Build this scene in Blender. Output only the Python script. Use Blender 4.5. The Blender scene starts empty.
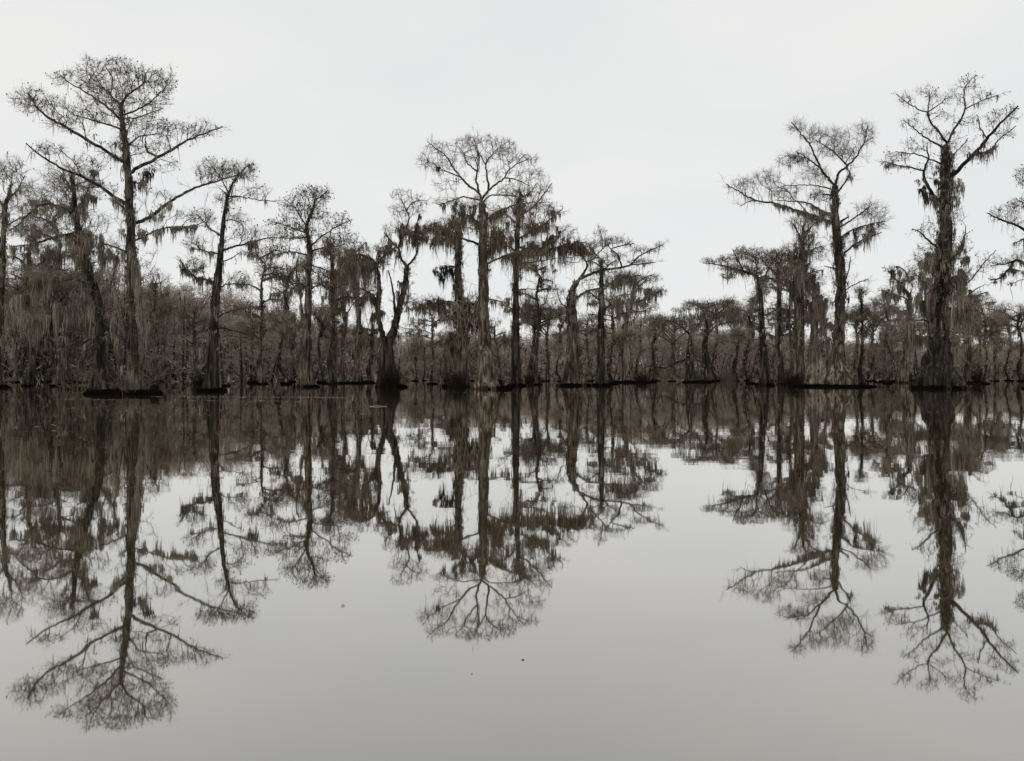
# Cypress swamp, overcast winter day: mossy bald cypresses mirrored in still brown water.
import bpy, math, random
import numpy as np

F = 745.0            # focal length in pixels of a 1024 px wide picture
HZ = 375.0           # horizon row
CH = 1.2             # eye height above the water (m)
rng = np.random.default_rng(11)
random.seed(5)
SC = bpy.context.scene
COL = SC.collection

def ydist(yb):
    return CH * F / (yb - HZ)

def pt(x, y, Y):
    return np.array([(x - 512.0) / F * Y, Y, CH - (y - HZ) / F * Y])

def to_px(P):
    P = np.asarray(P)
    return 512 + F * P[..., 0] / P[..., 1], HZ - F * (P[..., 2] - CH) / P[..., 1]

# ------------------------------------------------------------------ materials
def new_mat(name):
    m = bpy.data.materials.new(name); m.use_nodes = True
    nt = m.node_tree; nt.nodes.clear()
    return m, nt, nt.nodes, nt.links

def N(nt, typ, **kw):
    n = nt.nodes.new(typ)
    for k, v in kw.items():
        if k.startswith('i_'):
            n.inputs[k[2:].replace('_', ' ')].default_value = v
        else:
            setattr(n, k, v)
    return n

def ramp(nt, stops):
    r = nt.nodes.new('ShaderNodeValToRGB')
    el = r.color_ramp.elements
    while len(el) > 1: el.remove(el[-1])
    el[0].position = stops[0][0]; el[0].color = (*stops[0][1], 1)
    for p, c in stops[1:]:
        e = el.new(p); e.color = (*c, 1)
    return r

def bark_material(name, dark, mid, light, scale=(4, 4, 0.4), stain=True, foot=None):
    m, nt, nd, lk = new_mat(name)
    out = N(nt, 'ShaderNodeOutputMaterial'); bs = N(nt, 'ShaderNodeBsdfPrincipled')
    bs.inputs['Roughness'].default_value = 0.92
    bs.inputs['Specular IOR Level'].default_value = 0.15
    geo = N(nt, 'ShaderNodeNewGeometry')
    mp = N(nt, 'ShaderNodeMapping'); mp.inputs['Scale'].default_value = scale
    lk.new(geo.outputs['Position'], mp.inputs['Vector'])
    n1 = N(nt, 'ShaderNodeTexNoise'); n1.inputs['Scale'].default_value = 1.0; n1.inputs['Detail'].default_value = 6; n1.inputs['Roughness'].default_value = .65
    lk.new(mp.outputs[0], n1.inputs['Vector'])
    n2 = N(nt, 'ShaderNodeTexNoise'); n2.inputs['Scale'].default_value = 0.35; n2.inputs['Detail'].default_value = 3
    lk.new(geo.outputs['Position'], n2.inputs['Vector'])
    r1 = ramp(nt, [(0.40, dark), (0.5, mid), (0.62, light)])
    lk.new(n1.outputs['Fac'], r1.inputs[0])
    r2 = ramp(nt, [(0.35, (.55, .52, .48)), (0.65, (1.15, 1.15, 1.1))])
    lk.new(n2.outputs['Fac'], r2.inputs[0])
    mx = N(nt, 'ShaderNodeMix', data_type='RGBA', blend_type='MULTIPLY'); mx.inputs[0].default_value = 1
    lk.new(r1.outputs[0], mx.inputs[6]); lk.new(r2.outputs[0], mx.inputs[7])
    col = mx.outputs[2]
    if foot:    # bleached buttress bark, its upper edge ragged
        sf = N(nt, 'ShaderNodeSeparateXYZ'); lk.new(geo.outputs['Position'], sf.inputs[0])
        af = N(nt, 'ShaderNodeMath', operation='MULTIPLY_ADD'); af.inputs[1].default_value = -3.5; lk.new(n1.outputs['Fac'], af.inputs[0]); lk.new(sf.outputs['Z'], af.inputs[2])
        rf = ramp(nt, [(0., (1.22, 1.24, 1.25)), (1., (1, 1, 1))]); dv = N(nt, 'ShaderNodeMath', operation='DIVIDE'); dv.inputs[1].default_value = foot
        lk.new(af.outputs[0], dv.inputs[0]); lk.new(dv.outputs[0], rf.inputs[0])
        m3 = N(nt, 'ShaderNodeMix', data_type='RGBA', blend_type='MULTIPLY'); m3.inputs[0].default_value = 1
        lk.new(col, m3.inputs[6]); lk.new(rf.outputs[0], m3.inputs[7]); col = m3.outputs[2]
    if stain:   # high-water stain: a wet dark ring with an uneven upper edge
        sx = N(nt, 'ShaderNodeSeparateXYZ'); lk.new(geo.outputs['Position'], sx.inputs[0])
        a = N(nt, 'ShaderNodeMath', operation='MULTIPLY_ADD'); a.inputs[1].default_value = 0.8; 
        lk.new(n1.outputs['Fac'], a.inputs[0]); lk.new(sx.outputs['Z'], a.inputs[2])
        r3 = ramp(nt, [(0.55, (.22, .2, .18)), (0.78, (1, 1, 1))]); lk.new(a.outputs[0], r3.inputs[0])
        m2 = N(nt, 'ShaderNodeMix', data_type='RGBA', blend_type='MULTIPLY'); m2.inputs[0].default_value = 1
        lk.new(col, m2.inputs[6]); lk.new(r3.outputs[0], m2.inputs[7]); col = m2.outputs[2]
    lk.new(col, bs.inputs['Base Color'])
    b = N(nt, 'ShaderNodeBump'); b.inputs['Strength'].default_value = .8; b.inputs['Distance'].default_value = .06
    lk.new(n1.outputs['Fac'], b.inputs['Height']); lk.new(b.outputs[0], bs.inputs['Normal'])
    lk.new(bs.outputs[0], out.inputs[0])
    return m

def fibre_material(name, c1, c2, scale=0.5, trans=0.0):
    m, nt, nd, lk = new_mat(name)
    out = N(nt, 'ShaderNodeOutputMaterial'); geo = N(nt, 'ShaderNodeNewGeometry')
    n1 = N(nt, 'ShaderNodeTexNoise'); n1.inputs['Scale'].default_value = scale; n1.inputs['Detail'].default_value = 4
    lk.new(geo.outputs['Position'], n1.inputs['Vector'])
    mm = N(nt, 'ShaderNodeMath', operation='MULTIPLY_ADD'); mm.inputs[1].default_value = .35
    ri = N(nt, 'ShaderNodeMath', operation='SUBTRACT'); ri.inputs[1].default_value = .17
    lk.new(n1.outputs['Fac'], ri.inputs[0])
    lk.new(geo.outputs['Random Per Island'], mm.inputs[0]); lk.new(ri.outputs[0], mm.inputs[2])
    r = ramp(nt, [(.32, c1), (.68, c2)]); lk.new(mm.outputs[0], r.inputs[0])
    d = N(nt, 'ShaderNodeBsdfDiffuse'); lk.new(r.outputs[0], d.inputs[0])
    if trans > 0:
        t = N(nt, 'ShaderNodeBsdfTranslucent'); lk.new(r.outputs[0], t.inputs[0])
        ms = N(nt, 'ShaderNodeMixShader'); ms.inputs[0].default_value = trans
        lk.new(d.outputs[0], ms.inputs[1]); lk.new(t.outputs[0], ms.inputs[2]); lk.new(ms.outputs[0], out.inputs[0])
    else:
        lk.new(d.outputs[0], out.inputs[0])
    return m

M_BARK = bark_material('cypress_bark', (.010, .008, .006), (.045, .036, .027), (.13, .11, .085))
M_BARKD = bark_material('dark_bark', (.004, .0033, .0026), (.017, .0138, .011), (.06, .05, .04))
M_BARKP = bark_material('pale_bark', (.055, .048, .04), (.14, .125, .102), (.25, .23, .195))
M_TWIG = fibre_material('twigs', (.05, .038, .029), (.13, .104, .08))
M_TWIGR = fibre_material('red_brown_twigs', (.085, .064, .05), (.2, .155, .122))
M_TWIGG = fibre_material('grey_twigs', (.09, .076, .058), (.23, .197, .155))
M_MOSS = fibre_material('moss_grey', (.1, .085, .066), (.265, .233, .186), .4, .3)
M_MOSSB = fibre_material('moss_brown', (.08, .063, .046), (.2, .163, .122), .4, .25)
M_MOSSD = fibre_material('moss_dark', (.014, .012, .009), (.055, .047, .036), .5, .15)
M_PEAT = fibre_material('wet_peat', (.0012, .001, .0008), (.004, .0034, .0028), 3.0)
M_REED = fibre_material('dry_reed', (.16, .11, .07), (.38, .28, .19), 1.0, .2)
M_DEBRIS = fibre_material('floating_debris', (.16, .14, .11), (.5, .47, .4), 2.0)
M_CONE = fibre_material('seed_cones', (.02, .015, .011), (.06, .045, .033), 2.0)
M_LEAF = fibre_material('wet_leaf', (.03, .022, .015), (.07, .05, .03), 2.0)

# ------------------------------------------------------------------ mesh helpers
def mesh_np(name, V, Fc, mats, parent=None, k=None, smooth=False, midx=None):
    """V (n,3); Fc (m,k) index array with constant k, or list of arrays."""
    if not isinstance(Fc, list): Fc = [Fc]
    Fc = [f for f in Fc if len(f)]
    me = bpy.data.meshes.new(name)
    V = np.asarray(V, dtype=np.float32)
    nl = sum(f.size for f in Fc); nf = sum(len(f) for f in Fc)
    me.vertices.add(len(V)); me.vertices.foreach_set('co', V.ravel())
    me.loops.add(nl); me.polygons.add(nf)
    li = np.concatenate([f.ravel() for f in Fc]).astype(np.int32)
    tot = np.concatenate([np.full(len(f), f.shape[1]) for f in Fc]).astype(np.int32)
    st = np.concatenate([[0], np.cumsum(tot)[:-1]]).astype(np.int32)
    me.loops.foreach_set('vertex_index', li)
    me.polygons.foreach_set('loop_start', st); me.polygons.foreach_set('loop_total', tot)
    if smooth: me.polygons.foreach_set('use_smooth', np.ones(nf, dtype=bool))
    for m in (mats if isinstance(mats, (list, tuple)) else [mats]): me.materials.append(m)
    if midx is not None: me.polygons.foreach_set('material_index', np.asarray(midx, dtype=np.int32))
    me.update(calc_edges=True)
    ob = bpy.data.objects.new(name, me); COL.objects.link(ob)
    if parent is not None:
        ob.parent = parent
        ob.matrix_parent_inverse = parent_inv(parent)
    return ob

def parent_inv(p):
    import mathutils
    return mathutils.Matrix.Translation(-mathutils.Vector(p.location))

class Buf:
    def __init__(s): s.V = []; s.F = {}; s.n = 0
    def add(s, V, Fc):
        V = np.asarray(V).reshape(-1, 3); s.V.append(V)
        for f in (Fc if isinstance(Fc, list) else [Fc]):
            if len(f): s.F.setdefault(f.shape[1], []).append(f + s.n)
        s.n += len(V)
    def build(s, name, mats, parent=None, smooth=False):
        if s.n == 0: return None
        return mesh_np(name, np.concatenate(s.V), [np.concatenate(v) for v in s.F.values()], mats, parent, smooth=smooth)

def prisms(A, B, ra, rb, k=3):
    """vectorised tapered k-sided prisms"""
    A = np.asarray(A, float); B = np.asarray(B, float); n = len(A)
    if n == 0: return np.zeros((0, 3)), np.zeros((0, 4), int)
    D = B - A; L = np.linalg.norm(D, axis=1, keepdims=True); L[L == 0] = 1; D = D / L
    up = np.where(np.abs(D[:, 2:3]) > .9, np.array([[1., 0, 0]]), np.array([[0, 0, 1.]]))
    U = np.cross(D, up); U /= np.linalg.norm(U, axis=1, keepdims=True); W = np.cross(D, U)
    an = np.arange(k) * 2 * np.pi / k
    c = np.cos(an)[None, :, None]; s = np.sin(an)[None, :, None]
    ring = U[:, None, :] * c + W[:, None, :] * s
    V = np.concatenate([A[:, None, :] + ring * np.reshape(ra, (-1, 1, 1)), B[:, None, :] + ring * np.reshape(rb, (-1, 1, 1))], axis=1)
    base = (np.arange(n) * 2 * k)[:, None, None]
    i = np.arange(k); j = (i + 1) % k
    f = np.stack([i, j, j + k, i + k], axis=1)[None]
    return V.reshape(-1, 3), (base + f).reshape(-1, 4)

def ribbons(P0, L, W, drift, az, segs=4, jit=.12, down=None):
    """hanging ragged ribbons: P0 (n,3) anchors, L lengths, W widths"""
    n = len(P0)
    if n == 0: return np.zeros((0, 3)), np.zeros((0, 4), int)
    t = np.linspace(0, 1, segs + 1)
    prof = np.interp(t, [0, .25, .7, 1], [.55, 1, .62, .06])
    C = np.repeat(P0[:, None, :], segs + 1, axis=1)
    if down is None:
        down = np.tile(np.array([[0, 0, -1.]]), (n, 1))
    C = C + down[:, None, :] * (t[None, :, None] * np.reshape(L, (-1, 1, 1)))
    wal = np.cumsum(rng.normal(0, 1, (n, segs + 1, 3)) * np.array([1, 1, .3]), axis=1) * jit * np.reshape(L, (-1, 1, 1)) / segs
    wal[:, 0] = 0
    C = C + wal + drift[:, None, :] * t[None, :, None] ** 2
    ax = np.stack([np.cos(az), np.sin(az), np.zeros(n)], axis=1)[:, None, :]
    hw = (np.reshape(W, (-1, 1)) * prof[None, :] * rng.uniform(.6, 1.3, (n, segs + 1)))[:, :, None] * .5
    V = np.stack([C - ax * hw, C + ax * hw], axis=2).reshape(n, -1, 3)
    base = (np.arange(n) * 2 * (segs + 1))[:, None, None]
    q = np.array([[2 * i, 2 * i + 1, 2 * i + 3, 2 * i + 2] for i in range(segs)])[None]
    return V.reshape(-1, 3), (base + q).reshape(-1, 4)

def catmull(P, step):
    P = np.asarray(P, float)
    if len(P) == 2: 
        n = max(2, int(np.linalg.norm(P[1, :3] - P[0, :3]) / step) + 1)
        return P[0] + (P[1] - P[0]) * np.linspace(0, 1, n)[:, None]
    Q = np.vstack([2 * P[0] - P[1], P, 2 * P[-1] - P[-2]]); out = []
    for i in range(1, len(Q) - 2):
        d = np.linalg.norm(Q[i + 1, :3] - Q[i, :3]); n = max(2, int(d / step) + 1)
        t = np.linspace(0, 1, n, endpoint=False)[:, None]
        p0, p1, p2, p3 = Q[i - 1], Q[i], Q[i + 1], Q[i + 2]
        out.append(.5 * ((2 * p1) + (-p0 + p2) * t + (2 * p0 - 5 * p1 + 4 * p2 - p3) * t ** 2 + (-p0 + 3 * p1 - 3 * p2 + p3) * t ** 3))
    out.append(P[-1:]); return np.vstack(out)

def tube(path, rad, sides=8, flute=0, fl_h=3.0, seed=0, cap=True, rough=.08):
    """connected tube; flute = number of buttress folds fading out over fl_h metres"""
    path = np.asarray(path, float); rad = np.asarray(rad, float); n = len(path)
    r = np.random.default_rng(seed)
    T = np.gradient(path, axis=0); T /= np.linalg.norm(T, axis=1, keepdims=True) + 1e-9
    ref = np.array([0, 1., 0]) if abs(T[0, 1]) < .8 else np.array([1., 0, 0])
    an = np.arange(sides) * 2 * np.pi / sides; V = []
    ph = r.uniform(0, 6.28, 3)
    w = r.normal(0, 1, (n, sides)); w = (w + np.roll(w, 1, 1) + np.roll(w, -1, 1)) / 3
    for i in range(1, n): w[i] = .6 * w[i - 1] + .4 * w[i] * 1.6
    for i in range(n):
        t = T[i]; U = np.cross(t, ref); U /= np.linalg.norm(U) + 1e-9; ref = np.cross(U, t)
        Wv = ref
        rr = rad[i] * (1 + rough * w[i])
        if flute:
            h = path[i, 2] - path[0, 2]; a = .42 * math.exp(-max(h, 0) / fl_h) + .10
            rr = rr * (1 + a * (np.abs(np.sin(an * flute / 2 + ph[0] + .25 * np.sin(h * .7 + ph[1]))) ** .8 * 1.5 - 1) + a * .3 * np.sin(an * 2 + ph[2]))
        V.append(path[i] + U[None] * (np.cos(an) * rr)[:, None] + Wv[None] * (np.sin(an) * rr)[:, None])
    V = np.vstack(V); F4 = []
    i = np.arange(n - 1)[:, None] * sides; j = np.arange(sides)[None]; j2 = (j + 1) % sides
    F4 = np.stack([i + j, i + j2, i + sides + j2, i + sides + j], axis=-1).reshape(-1, 4)
    fs = [F4]
    if cap:
        V = np.vstack([V, path[-1] + T[-1] * rad[-1] * .6]); top = len(V) - 1; b = (n - 1) * sides
        jj = np.arange(sides); fs.append(np.stack([b + jj, b + (jj + 1) % sides, np.full(sides, top)], axis=1))
    return V, fs

# ------------------------------------------------------------------ object helpers
def empty(name, loc):
    o = bpy.data.objects.new(name, None); COL.objects.link(o); o.location = loc
    o.empty_display_size = .5
    return o

def tag(o, label=None, cat=None, group=None, kind=None):
    if label: o['label'] = label
    if cat: o['category'] = cat
    if group: o['group'] = group
    if kind: o['kind'] = kind
    return o

# ------------------------------------------------------------------ the tree grower
class Grower:
    def __init__(s, cap=60000):
        s.P = np.zeros((cap, 3)); s.par = np.full(cap, -1); s.PL = np.zeros(cap); s.D = np.zeros((cap, 3))
        s.R = np.zeros(cap); s.tw = np.zeros(cap, bool); s.n = 0
    def add(s, p, par, r=0., tw=False):
        i = s.n
        if i >= len(s.P):
            c = len(s.P)
            s.P = np.vstack([s.P, np.zeros((c, 3))]); s.par = np.concatenate([s.par, np.full(c, -1)]); s.PL = np.concatenate([s.PL, np.zeros(c)])
            s.D = np.vstack([s.D, np.zeros((c, 3))]); s.R = np.concatenate([s.R, np.zeros(c)]); s.tw = np.concatenate([s.tw, np.zeros(c, bool)])
        s.P[i] = p; s.par[i] = par; s.R[i] = r; s.tw[i] = tw
        if par >= 0:
            d = p - s.P[par]; l = math.sqrt(d @ d) + 1e-9; s.PL[i] = s.PL[par] + l; s.D[i] = d / l
        else: s.D[i] = (0, 0, 1)
        s.n += 1; return i
    def path(s, pts, rads, par=-1):
        for p, r in zip(pts, rads): par = s.add(p, par, r)
        return par
    def grow(s, tips, bf=.25, step=.4, wig=.07, lo=0):
        """greedy balanced tree to the tips"""
        if len(tips) == 0: return
        base = s.P[lo:s.n]
        d0 = np.array([np.min(((base - t) ** 2).sum(1)) for t in tips])
        for t in tips[np.argsort(d0)]:
            n = s.n
            v = t - s.P[lo:n]; d = np.sqrt((v * v).sum(1)) + 1e-6
            dot = (v * s.D[lo:n]).sum(1) / d
            c = d * (1 + .35 * (1 - dot)) + bf * s.PL[lo:n]
            i = int(np.argmin(c)) + lo; L = d[i - lo]
            if L < .08: continue
            m = max(1, int(L / step)); a = s.P[i].copy(); dr = s.D[i]
            c1 = a + dr * L * .28 + np.array([0, 0, .04 * L])
            par = i
            for q in range(1, m + 1):
                u = q / m
                p = (1 - u) ** 2 * a + 2 * u * (1 - u) * c1 + u * u * t
                if q < m: p = p + rng.normal(0, wig * min(1, L / m), 3)
                par = s.add(p, par, 0, True)
    def finish(s, rt=.009, pw=.42):
        n = s.n; par = s.par[:n]; cnt = np.zeros(n); has = np.zeros(n, bool); has[par[par >= 0]] = True
        tw = s.tw[:n]; cnt[tw & ~has] = 1
        for i in range(n - 1, -1, -1):
            p = par[i]
            if p >= 0 and tw[i]: cnt[p] += cnt[i]
        s.cnt = cnt; s.term = tw & ~has
        R = s.R[:n].copy(); R[tw] = rt * np.maximum(cnt[tw], 1) ** pw
        for i in range(n):
            if tw[i]: R[i] = min(R[i], (.75 if not tw[par[i]] else 1.) * max(R[par[i]], rt))
        s.R[:n] = R

def twig_buf(g, buf, rt, sprays=5, slen=(.2, .55), cones=0., up=.15, conebuf=None, conesz=.04):
    n = g.n; idx = np.where(g.tw[:n])[0]
    if len(idx) == 0: return
    A = g.P[g.par[idx]]; B = g.P[idx]; ra = np.minimum(g.R[g.par[idx]], g.R[idx] * 1.35); rb = g.R[idx]
    big = rb > .03
    for m, k in ((big, 5), (~big, 3)):
        buf.add(*prisms(A[m], B[m], ra[m], rb[m], k))
    # fine sprays
    thin = idx[g.R[idx] < rt * 3.2]
    w = np.where(g.term[thin], 1.0, .45)
    rep = rng.poisson(sprays * w); S = np.repeat(thin, rep)
    if len(S) == 0: return
    D = g.D[S] * .8 + rng.normal(0, .62, (len(S), 3)) + np.array([0, 0, up]); D /= np.linalg.norm(D, axis=1, keepdims=True)
    L = rng.uniform(slen[0], slen[1], len(S))[:, None]
    fr = rng.uniform(0, 1, len(S))[:, None]
    A = g.P[S] * fr + g.P[g.par[S]] * (1 - fr); B = A + D * L
    buf.add(*prisms(A, B, np.full(len(S), rt * .62), np.full(len(S), rt * .3), 3))
    # side-sprouts of sprays
    T = np.where(rng.uniform(size=len(S)) < .8)[0]
    D2 = D[T] * .6 + rng.normal(0, .6, (len(T), 3)); D2 /= np.linalg.norm(D2, axis=1, keepdims=True)
    A2 = A[T] + (B[T] - A[T]) * rng.uniform(.2, .8, (len(T), 1))
    buf.add(*prisms(A2, A2 + D2 * L[T] * .5, np.full(len(T), rt * .5), np.full(len(T), rt * .25), 3))
    if cones > 0 and conebuf is not None:
        Cc = B[rng.uniform(size=len(B)) < cones]
        r = rng.uniform(.5, 1.2, len(Cc)) * conesz
        conebuf.add(*prisms(Cc - np.array([0, 0, 1]) * r[:, None], Cc + np.array([0, 0, .2]) * r[:, None], r * .25, r, 4))
        conebuf.add(*prisms(Cc + np.array([0, 0, .2]) * r[:, None], Cc + np.array([0, 0, 1.]) * r[:, None], r, r * .2, 4))

def moss_clumps(buf, anchors, lens, wid=.06, dens=9, spread=.12):
    n = len(anchors)
    if n == 0: return
    lens = lens * rng.choice([.4, .7, 1., 1.35], n, p=[.3, .3, .28, .12])
    k = rng.poisson(dens, n) + 3; S = np.repeat(np.arange(n), k)
    off = rng.normal(0, 1, (len(S), 3)) * np.array([spread, spread, .06])
    rr = np.sqrt(off[:, 0] ** 2 + off[:, 1] ** 2) / spread
    L = lens[S] * rng.uniform(.35, 1.0, len(S)) * np.exp(-rr * .6)
    P0 = anchors[S] + off
    buf.add(*ribbons(P0, L, rng.uniform(.6, 1.4, len(S)) * wid, rng.normal(0, .03, (len(S), 3)), rng.uniform(0, 6.28, len(S)), 4, .1))

def mat_disc(cx, cy, rx, ry, h, seed=0):
    """low lumpy mat of roots and peat at the waterline"""
    r = np.random.default_rng(seed); k = 40; an = np.arange(k) * 2 * np.pi / k
    wob = 1 + .10 * np.sin(an * 3 + r.uniform(0, 6)) + .07 * np.sin(an * 7 + r.uniform(0, 6)) + r.normal(0, .05, k)
    V = []; levels = [(1.0, -.15), (1.03, .3), (.97, .75), (.8, 1.0), (.45, 1.1)]
    for s, z in levels:
        V.append(np.stack([cx + np.cos(an) * rx * wob * s, cy + np.sin(an) * ry * wob * s, np.full(k, z * h) + (r.normal(0, .12 * h, k) if z > .2 else 0)], axis=1))
    V.append(np.array([[cx, cy, h * 1.1]])); V = np.vstack(V)
    fs = []; nl = len(levels); j = np.arange(k); j2 = (j + 1) % k
    q = np.concatenate([np.stack([i * k + j, i * k + j2, (i + 1) * k + j2, (i + 1) * k + j], axis=1) for i in range(nl - 1)])
    t = np.stack([(nl - 1) * k + j, (nl - 1) * k + j2, np.full(k, nl * k)], axis=1)
    return V, [q, t]

KIND = 'hero'
def build_tree(label, yb, trunk, limbs, blobs, moss=(), mossk=0, mosslen=10, bark=None, twig=None, mossmat=None, flute=9,
               mat=None, cones=0., dens=13., name='cypress_tree', cat='tree', group='moss-draped cypresses standing in the water', seed=0,
               fl_h=1.6, sprays=5, vines=(), extra=3, wid=.055, mdens=9, bf=.25, slen=(.2, .55), clumpmats=None, rt=None, up=.15, dark_moss=(), hair=1., fuzz=1., tmoss=.4):
    global rng
    rng = np.random.default_rng(1000 + seed)
    bark = bark or M_BARK; twig = twig or M_TWIG; mossmat = mossmat or M_MOSS
    Y0 = ydist(yb); s = Y0 / F
    rt = rt or (.008 + .00004 * Y0)
    bx = trunk[0][0]
    root = empty(name, tuple(pt(bx, yb, Y0) * np.array([1, 1, 0])))
    tag(root, label, cat, group)
    # trunk
    depth = Y0
    tp = []
    for i, (x, y, hw) in enumerate(trunk):
        yy = Y0 + (rng.normal(0, .25) if i > 1 else 0)
        p = pt(x, y, yy)
        if i == 0: p[2] = -.4
        tp.append([*p, max(hw * s * (1. if i == 0 else .9 if i == 1 else .84 if i == 2 else .76), .03)])
    T = catmull(tp, .3)
    wb = np.cumsum(rng.normal(0, 1, (len(T), 2)), axis=0); wb -= np.linspace(0, 1, len(T))[:, None] * wb[-1]
    T[:, :2] += np.clip(wb, -4, 4) * (.22 * s); T[:, 3] *= 1 + .06 * np.sin(np.arange(len(T)) * .9 + seed) * (np.arange(len(T)) > 8)
    g = Grower(); g.path(T[:, :3], T[:, 3])
    b = Buf(); b.add(*tube(T[:, :3], T[:, 3], 36 if flute else 14, flute, fl_h, seed, rough=.11)); b.build('trunk', bark, root, True)
    # limbs
    tpx = to_px(T[:, :3])
    allx = [pt_ for l in limbs for pt_ in l[1]]
    for li, l in enumerate(limbs):
        w, pts = l[0] * .82, l[1]; k = l[2] if len(l) > 2 else rng.uniform(-.75, .75)
        # attach to the nearest node already built
        gx, gy = to_px(g.P[:g.n]); dd = (gx - pts[0][0]) ** 2 + (gy - pts[0][1]) ** 2
        ai = int(np.argmin(dd)); a = g.P[ai].copy(); ay = a[1]
        lp = [[*a, w * s]]; run = 0.; prev = pts[0]
        for q, (x, y) in enumerate(pts):
            run += math.hypot(x - prev[0], y - prev[1]); prev = (x, y)
            if q == 0 and math.sqrt(dd[ai]) < 7: continue
            yy = ay + k * run * s * .8 + rng.normal(0, .12)
            fr = q / max(1, len(pts) - 1)
            lp.append([*pt(x, y, yy), s * (w * (1 - fr) + max(.28 * w, .35) * fr)])
        if len(lp) < 2: continue
        C = catmull(lp, .28); C[1:-1, :3] += rng.normal(0, .025, (len(C) - 2, 3)); C[:, 3] = np.clip(C[:, 3], .012, max(.02, g.R[ai]))
        g.path(C[1:, :3], C[1:, 3], ai)
        b = Buf(); b.add(*tube(C[:, :3], C[:, 3], 8, 0, 1, seed * 31 + li, rough=.1)); b.build('limb', bark if w > 1.1 else bark, root, True)
    # limbs reaching towards and away from the viewer so the crown has depth
    if blobs:
        ys = [bb[1] for bb in blobs]; cand = np.where(tpx[1] < max(ys) + 12)[0]
        for e in range(extra if len(cand) else 0):
            ai = int(rng.choice(cand)); a = g.P[ai].copy(); sg = 1 if e % 2 else -1
            L = rng.uniform(.5, .9) * np.mean([bb[2] for bb in blobs]) * s * 1.6
            d = np.array([rng.uniform(-.5, .5), sg, 0]); d /= np.linalg.norm(d)
            w = max(g.R[ai] * .45, .035)
            lp = [[*a, w], [*(a + d * L * .45 + [0, 0, L * .25]), w * .75], [*(a + d * L + [0, 0, L * .42]), w * .35]]
            C = catmull(lp, .3); g.path(C[1:, :3], C[1:, 3], ai)
            bq = Buf(); bq.add(*tube(C[:, :3], C[:, 3], 7, 0, 1, seed * 17 + e)); bq.build('limb', bark, root, True)
    nb = g.n
    # crown tips
    bpx = to_px(g.P[:nb]); tips = []
    for bb in blobs:
        cx, cy, rx, ry = bb[:4]; dm = bb[4] if len(bb) > 4 else 1.
        dd = (bpx[0] - cx) ** 2 + (bpx[1] - cy) ** 2; near = np.argsort(dd)[:6]
        near = near[dd[near] < dd[near[0]] + 60]; cyd = g.P[near, 1].mean()
        n = int(2.5 * dens * dm * math.pi * rx * ry * s * s * .8) + 4
        u = rng.normal(0, 1, (n, 3)); u /= np.linalg.norm(u, axis=1, keepdims=True); u *= rng.uniform(0, 1, (n, 1)) ** .38
        dz = max(rx, ry) * s * .75
        Yd = cyd + u[:, 1] * dz
        xs = cx + u[:, 0] * rx; yp = cy - u[:, 2] * ry
        tips.append(np.stack([(xs - 512) / F * Yd, Yd, CH - (yp - HZ) / F * Yd], axis=1))
    lt = np.arange(len(T), nb)
    if fuzz and len(lt):
        k = int(len(lt) * .28 * 2.2 * fuzz); S = rng.choice(lt, k); v = rng.normal(0, 1, (k, 3)) + np.array([0, 0, .35]); v /= np.linalg.norm(v, axis=1, keepdims=True)
        tips.append(g.P[S] + v * rng.uniform(.25, 1.25, (k, 1)) * (.6 + Y0 / 160))
        S = rng.integers(len(T) // 3, len(T), int(len(T) * .8 * fuzz)); k = len(S); v = rng.normal(0, 1, (k, 3)) + np.array([0, 0, .5]); v /= np.linalg.norm(v, axis=1, keepdims=True)
        tips.append(g.P[S] + v * (g.R[S][:, None] + rng.uniform(.3, 1.5, (k, 1))))
    if tips:
        g.grow(np.vstack(tips), bf=bf)
    g.finish(rt)
    tb = Buf(); cb = Buf()
    twig_buf(g, tb, rt, sprays, slen, cones, up, cb, .03 + .0004 * Y0)
    nt_ = sum(len(f) for v in tb.F.values() for f in v)
    tb4 = np.concatenate([f for v in tb.F.values() for f in v]); Vc = np.concatenate(tb.V)
    mi = np.zeros(len(tb4), int)
    if cb.n:
        cf = np.concatenate([f for v in cb.F.values() for f in v]) + len(Vc)
        tb4 = np.concatenate([tb4, cf]); Vc = np.concatenate([Vc] + cb.V); mi = np.concatenate([mi, np.ones(len(cf), int)])
    mesh_np('crown', Vc, tb4, [twig, M_CONE], root, midx=mi)
    # moss
    mb = Buf(); md = Buf()
    n = g.n; ok = g.R[:n] > rt * 1.5; ok[:len(T) // 4] = False
    px, py = to_px(g.P[:n])
    W = wid * (.55 + Y0 / 130.)
    for target, lst in ((mb, moss), (md, dark_moss)):
        for (cx, cy, rx, ry, k, ln) in lst:
            inside = np.where((((px - cx) / rx) ** 2 + ((py - cy) / ry) ** 2 < 1) & (g.R[:n] > rt * 1.2))[0]
            if len(inside) >= 6:
                k = int(k * 1.35); a = g.P[rng.choice(inside, k)] - np.array([0, 0, .02])
            else:
                dd = (px - cx) ** 2 + (py - cy) ** 2; c0 = g.P[int(np.argmin(dd))]
                th = rng.uniform(0, 6.28, k); r = np.sqrt(rng.uniform(0, 1, k))
                Yd = c0[1] + rng.normal(0, .5, k)
                xs = cx + rx * r * np.cos(th); yp = cy + ry * r * np.sin(th)
                a = np.stack([(xs - 512) / F * Yd, Yd, CH - (yp - HZ) / F * Yd], axis=1)
            lens = rng.uniform(.45, 1.1, k) * ln * s
            lens = np.minimum(lens, np.maximum(a[:, 2] - .3, .2))
            moss_clumps(target, a, lens, W, mdens)
    mossk = int(mossk * 1.7)
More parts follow.
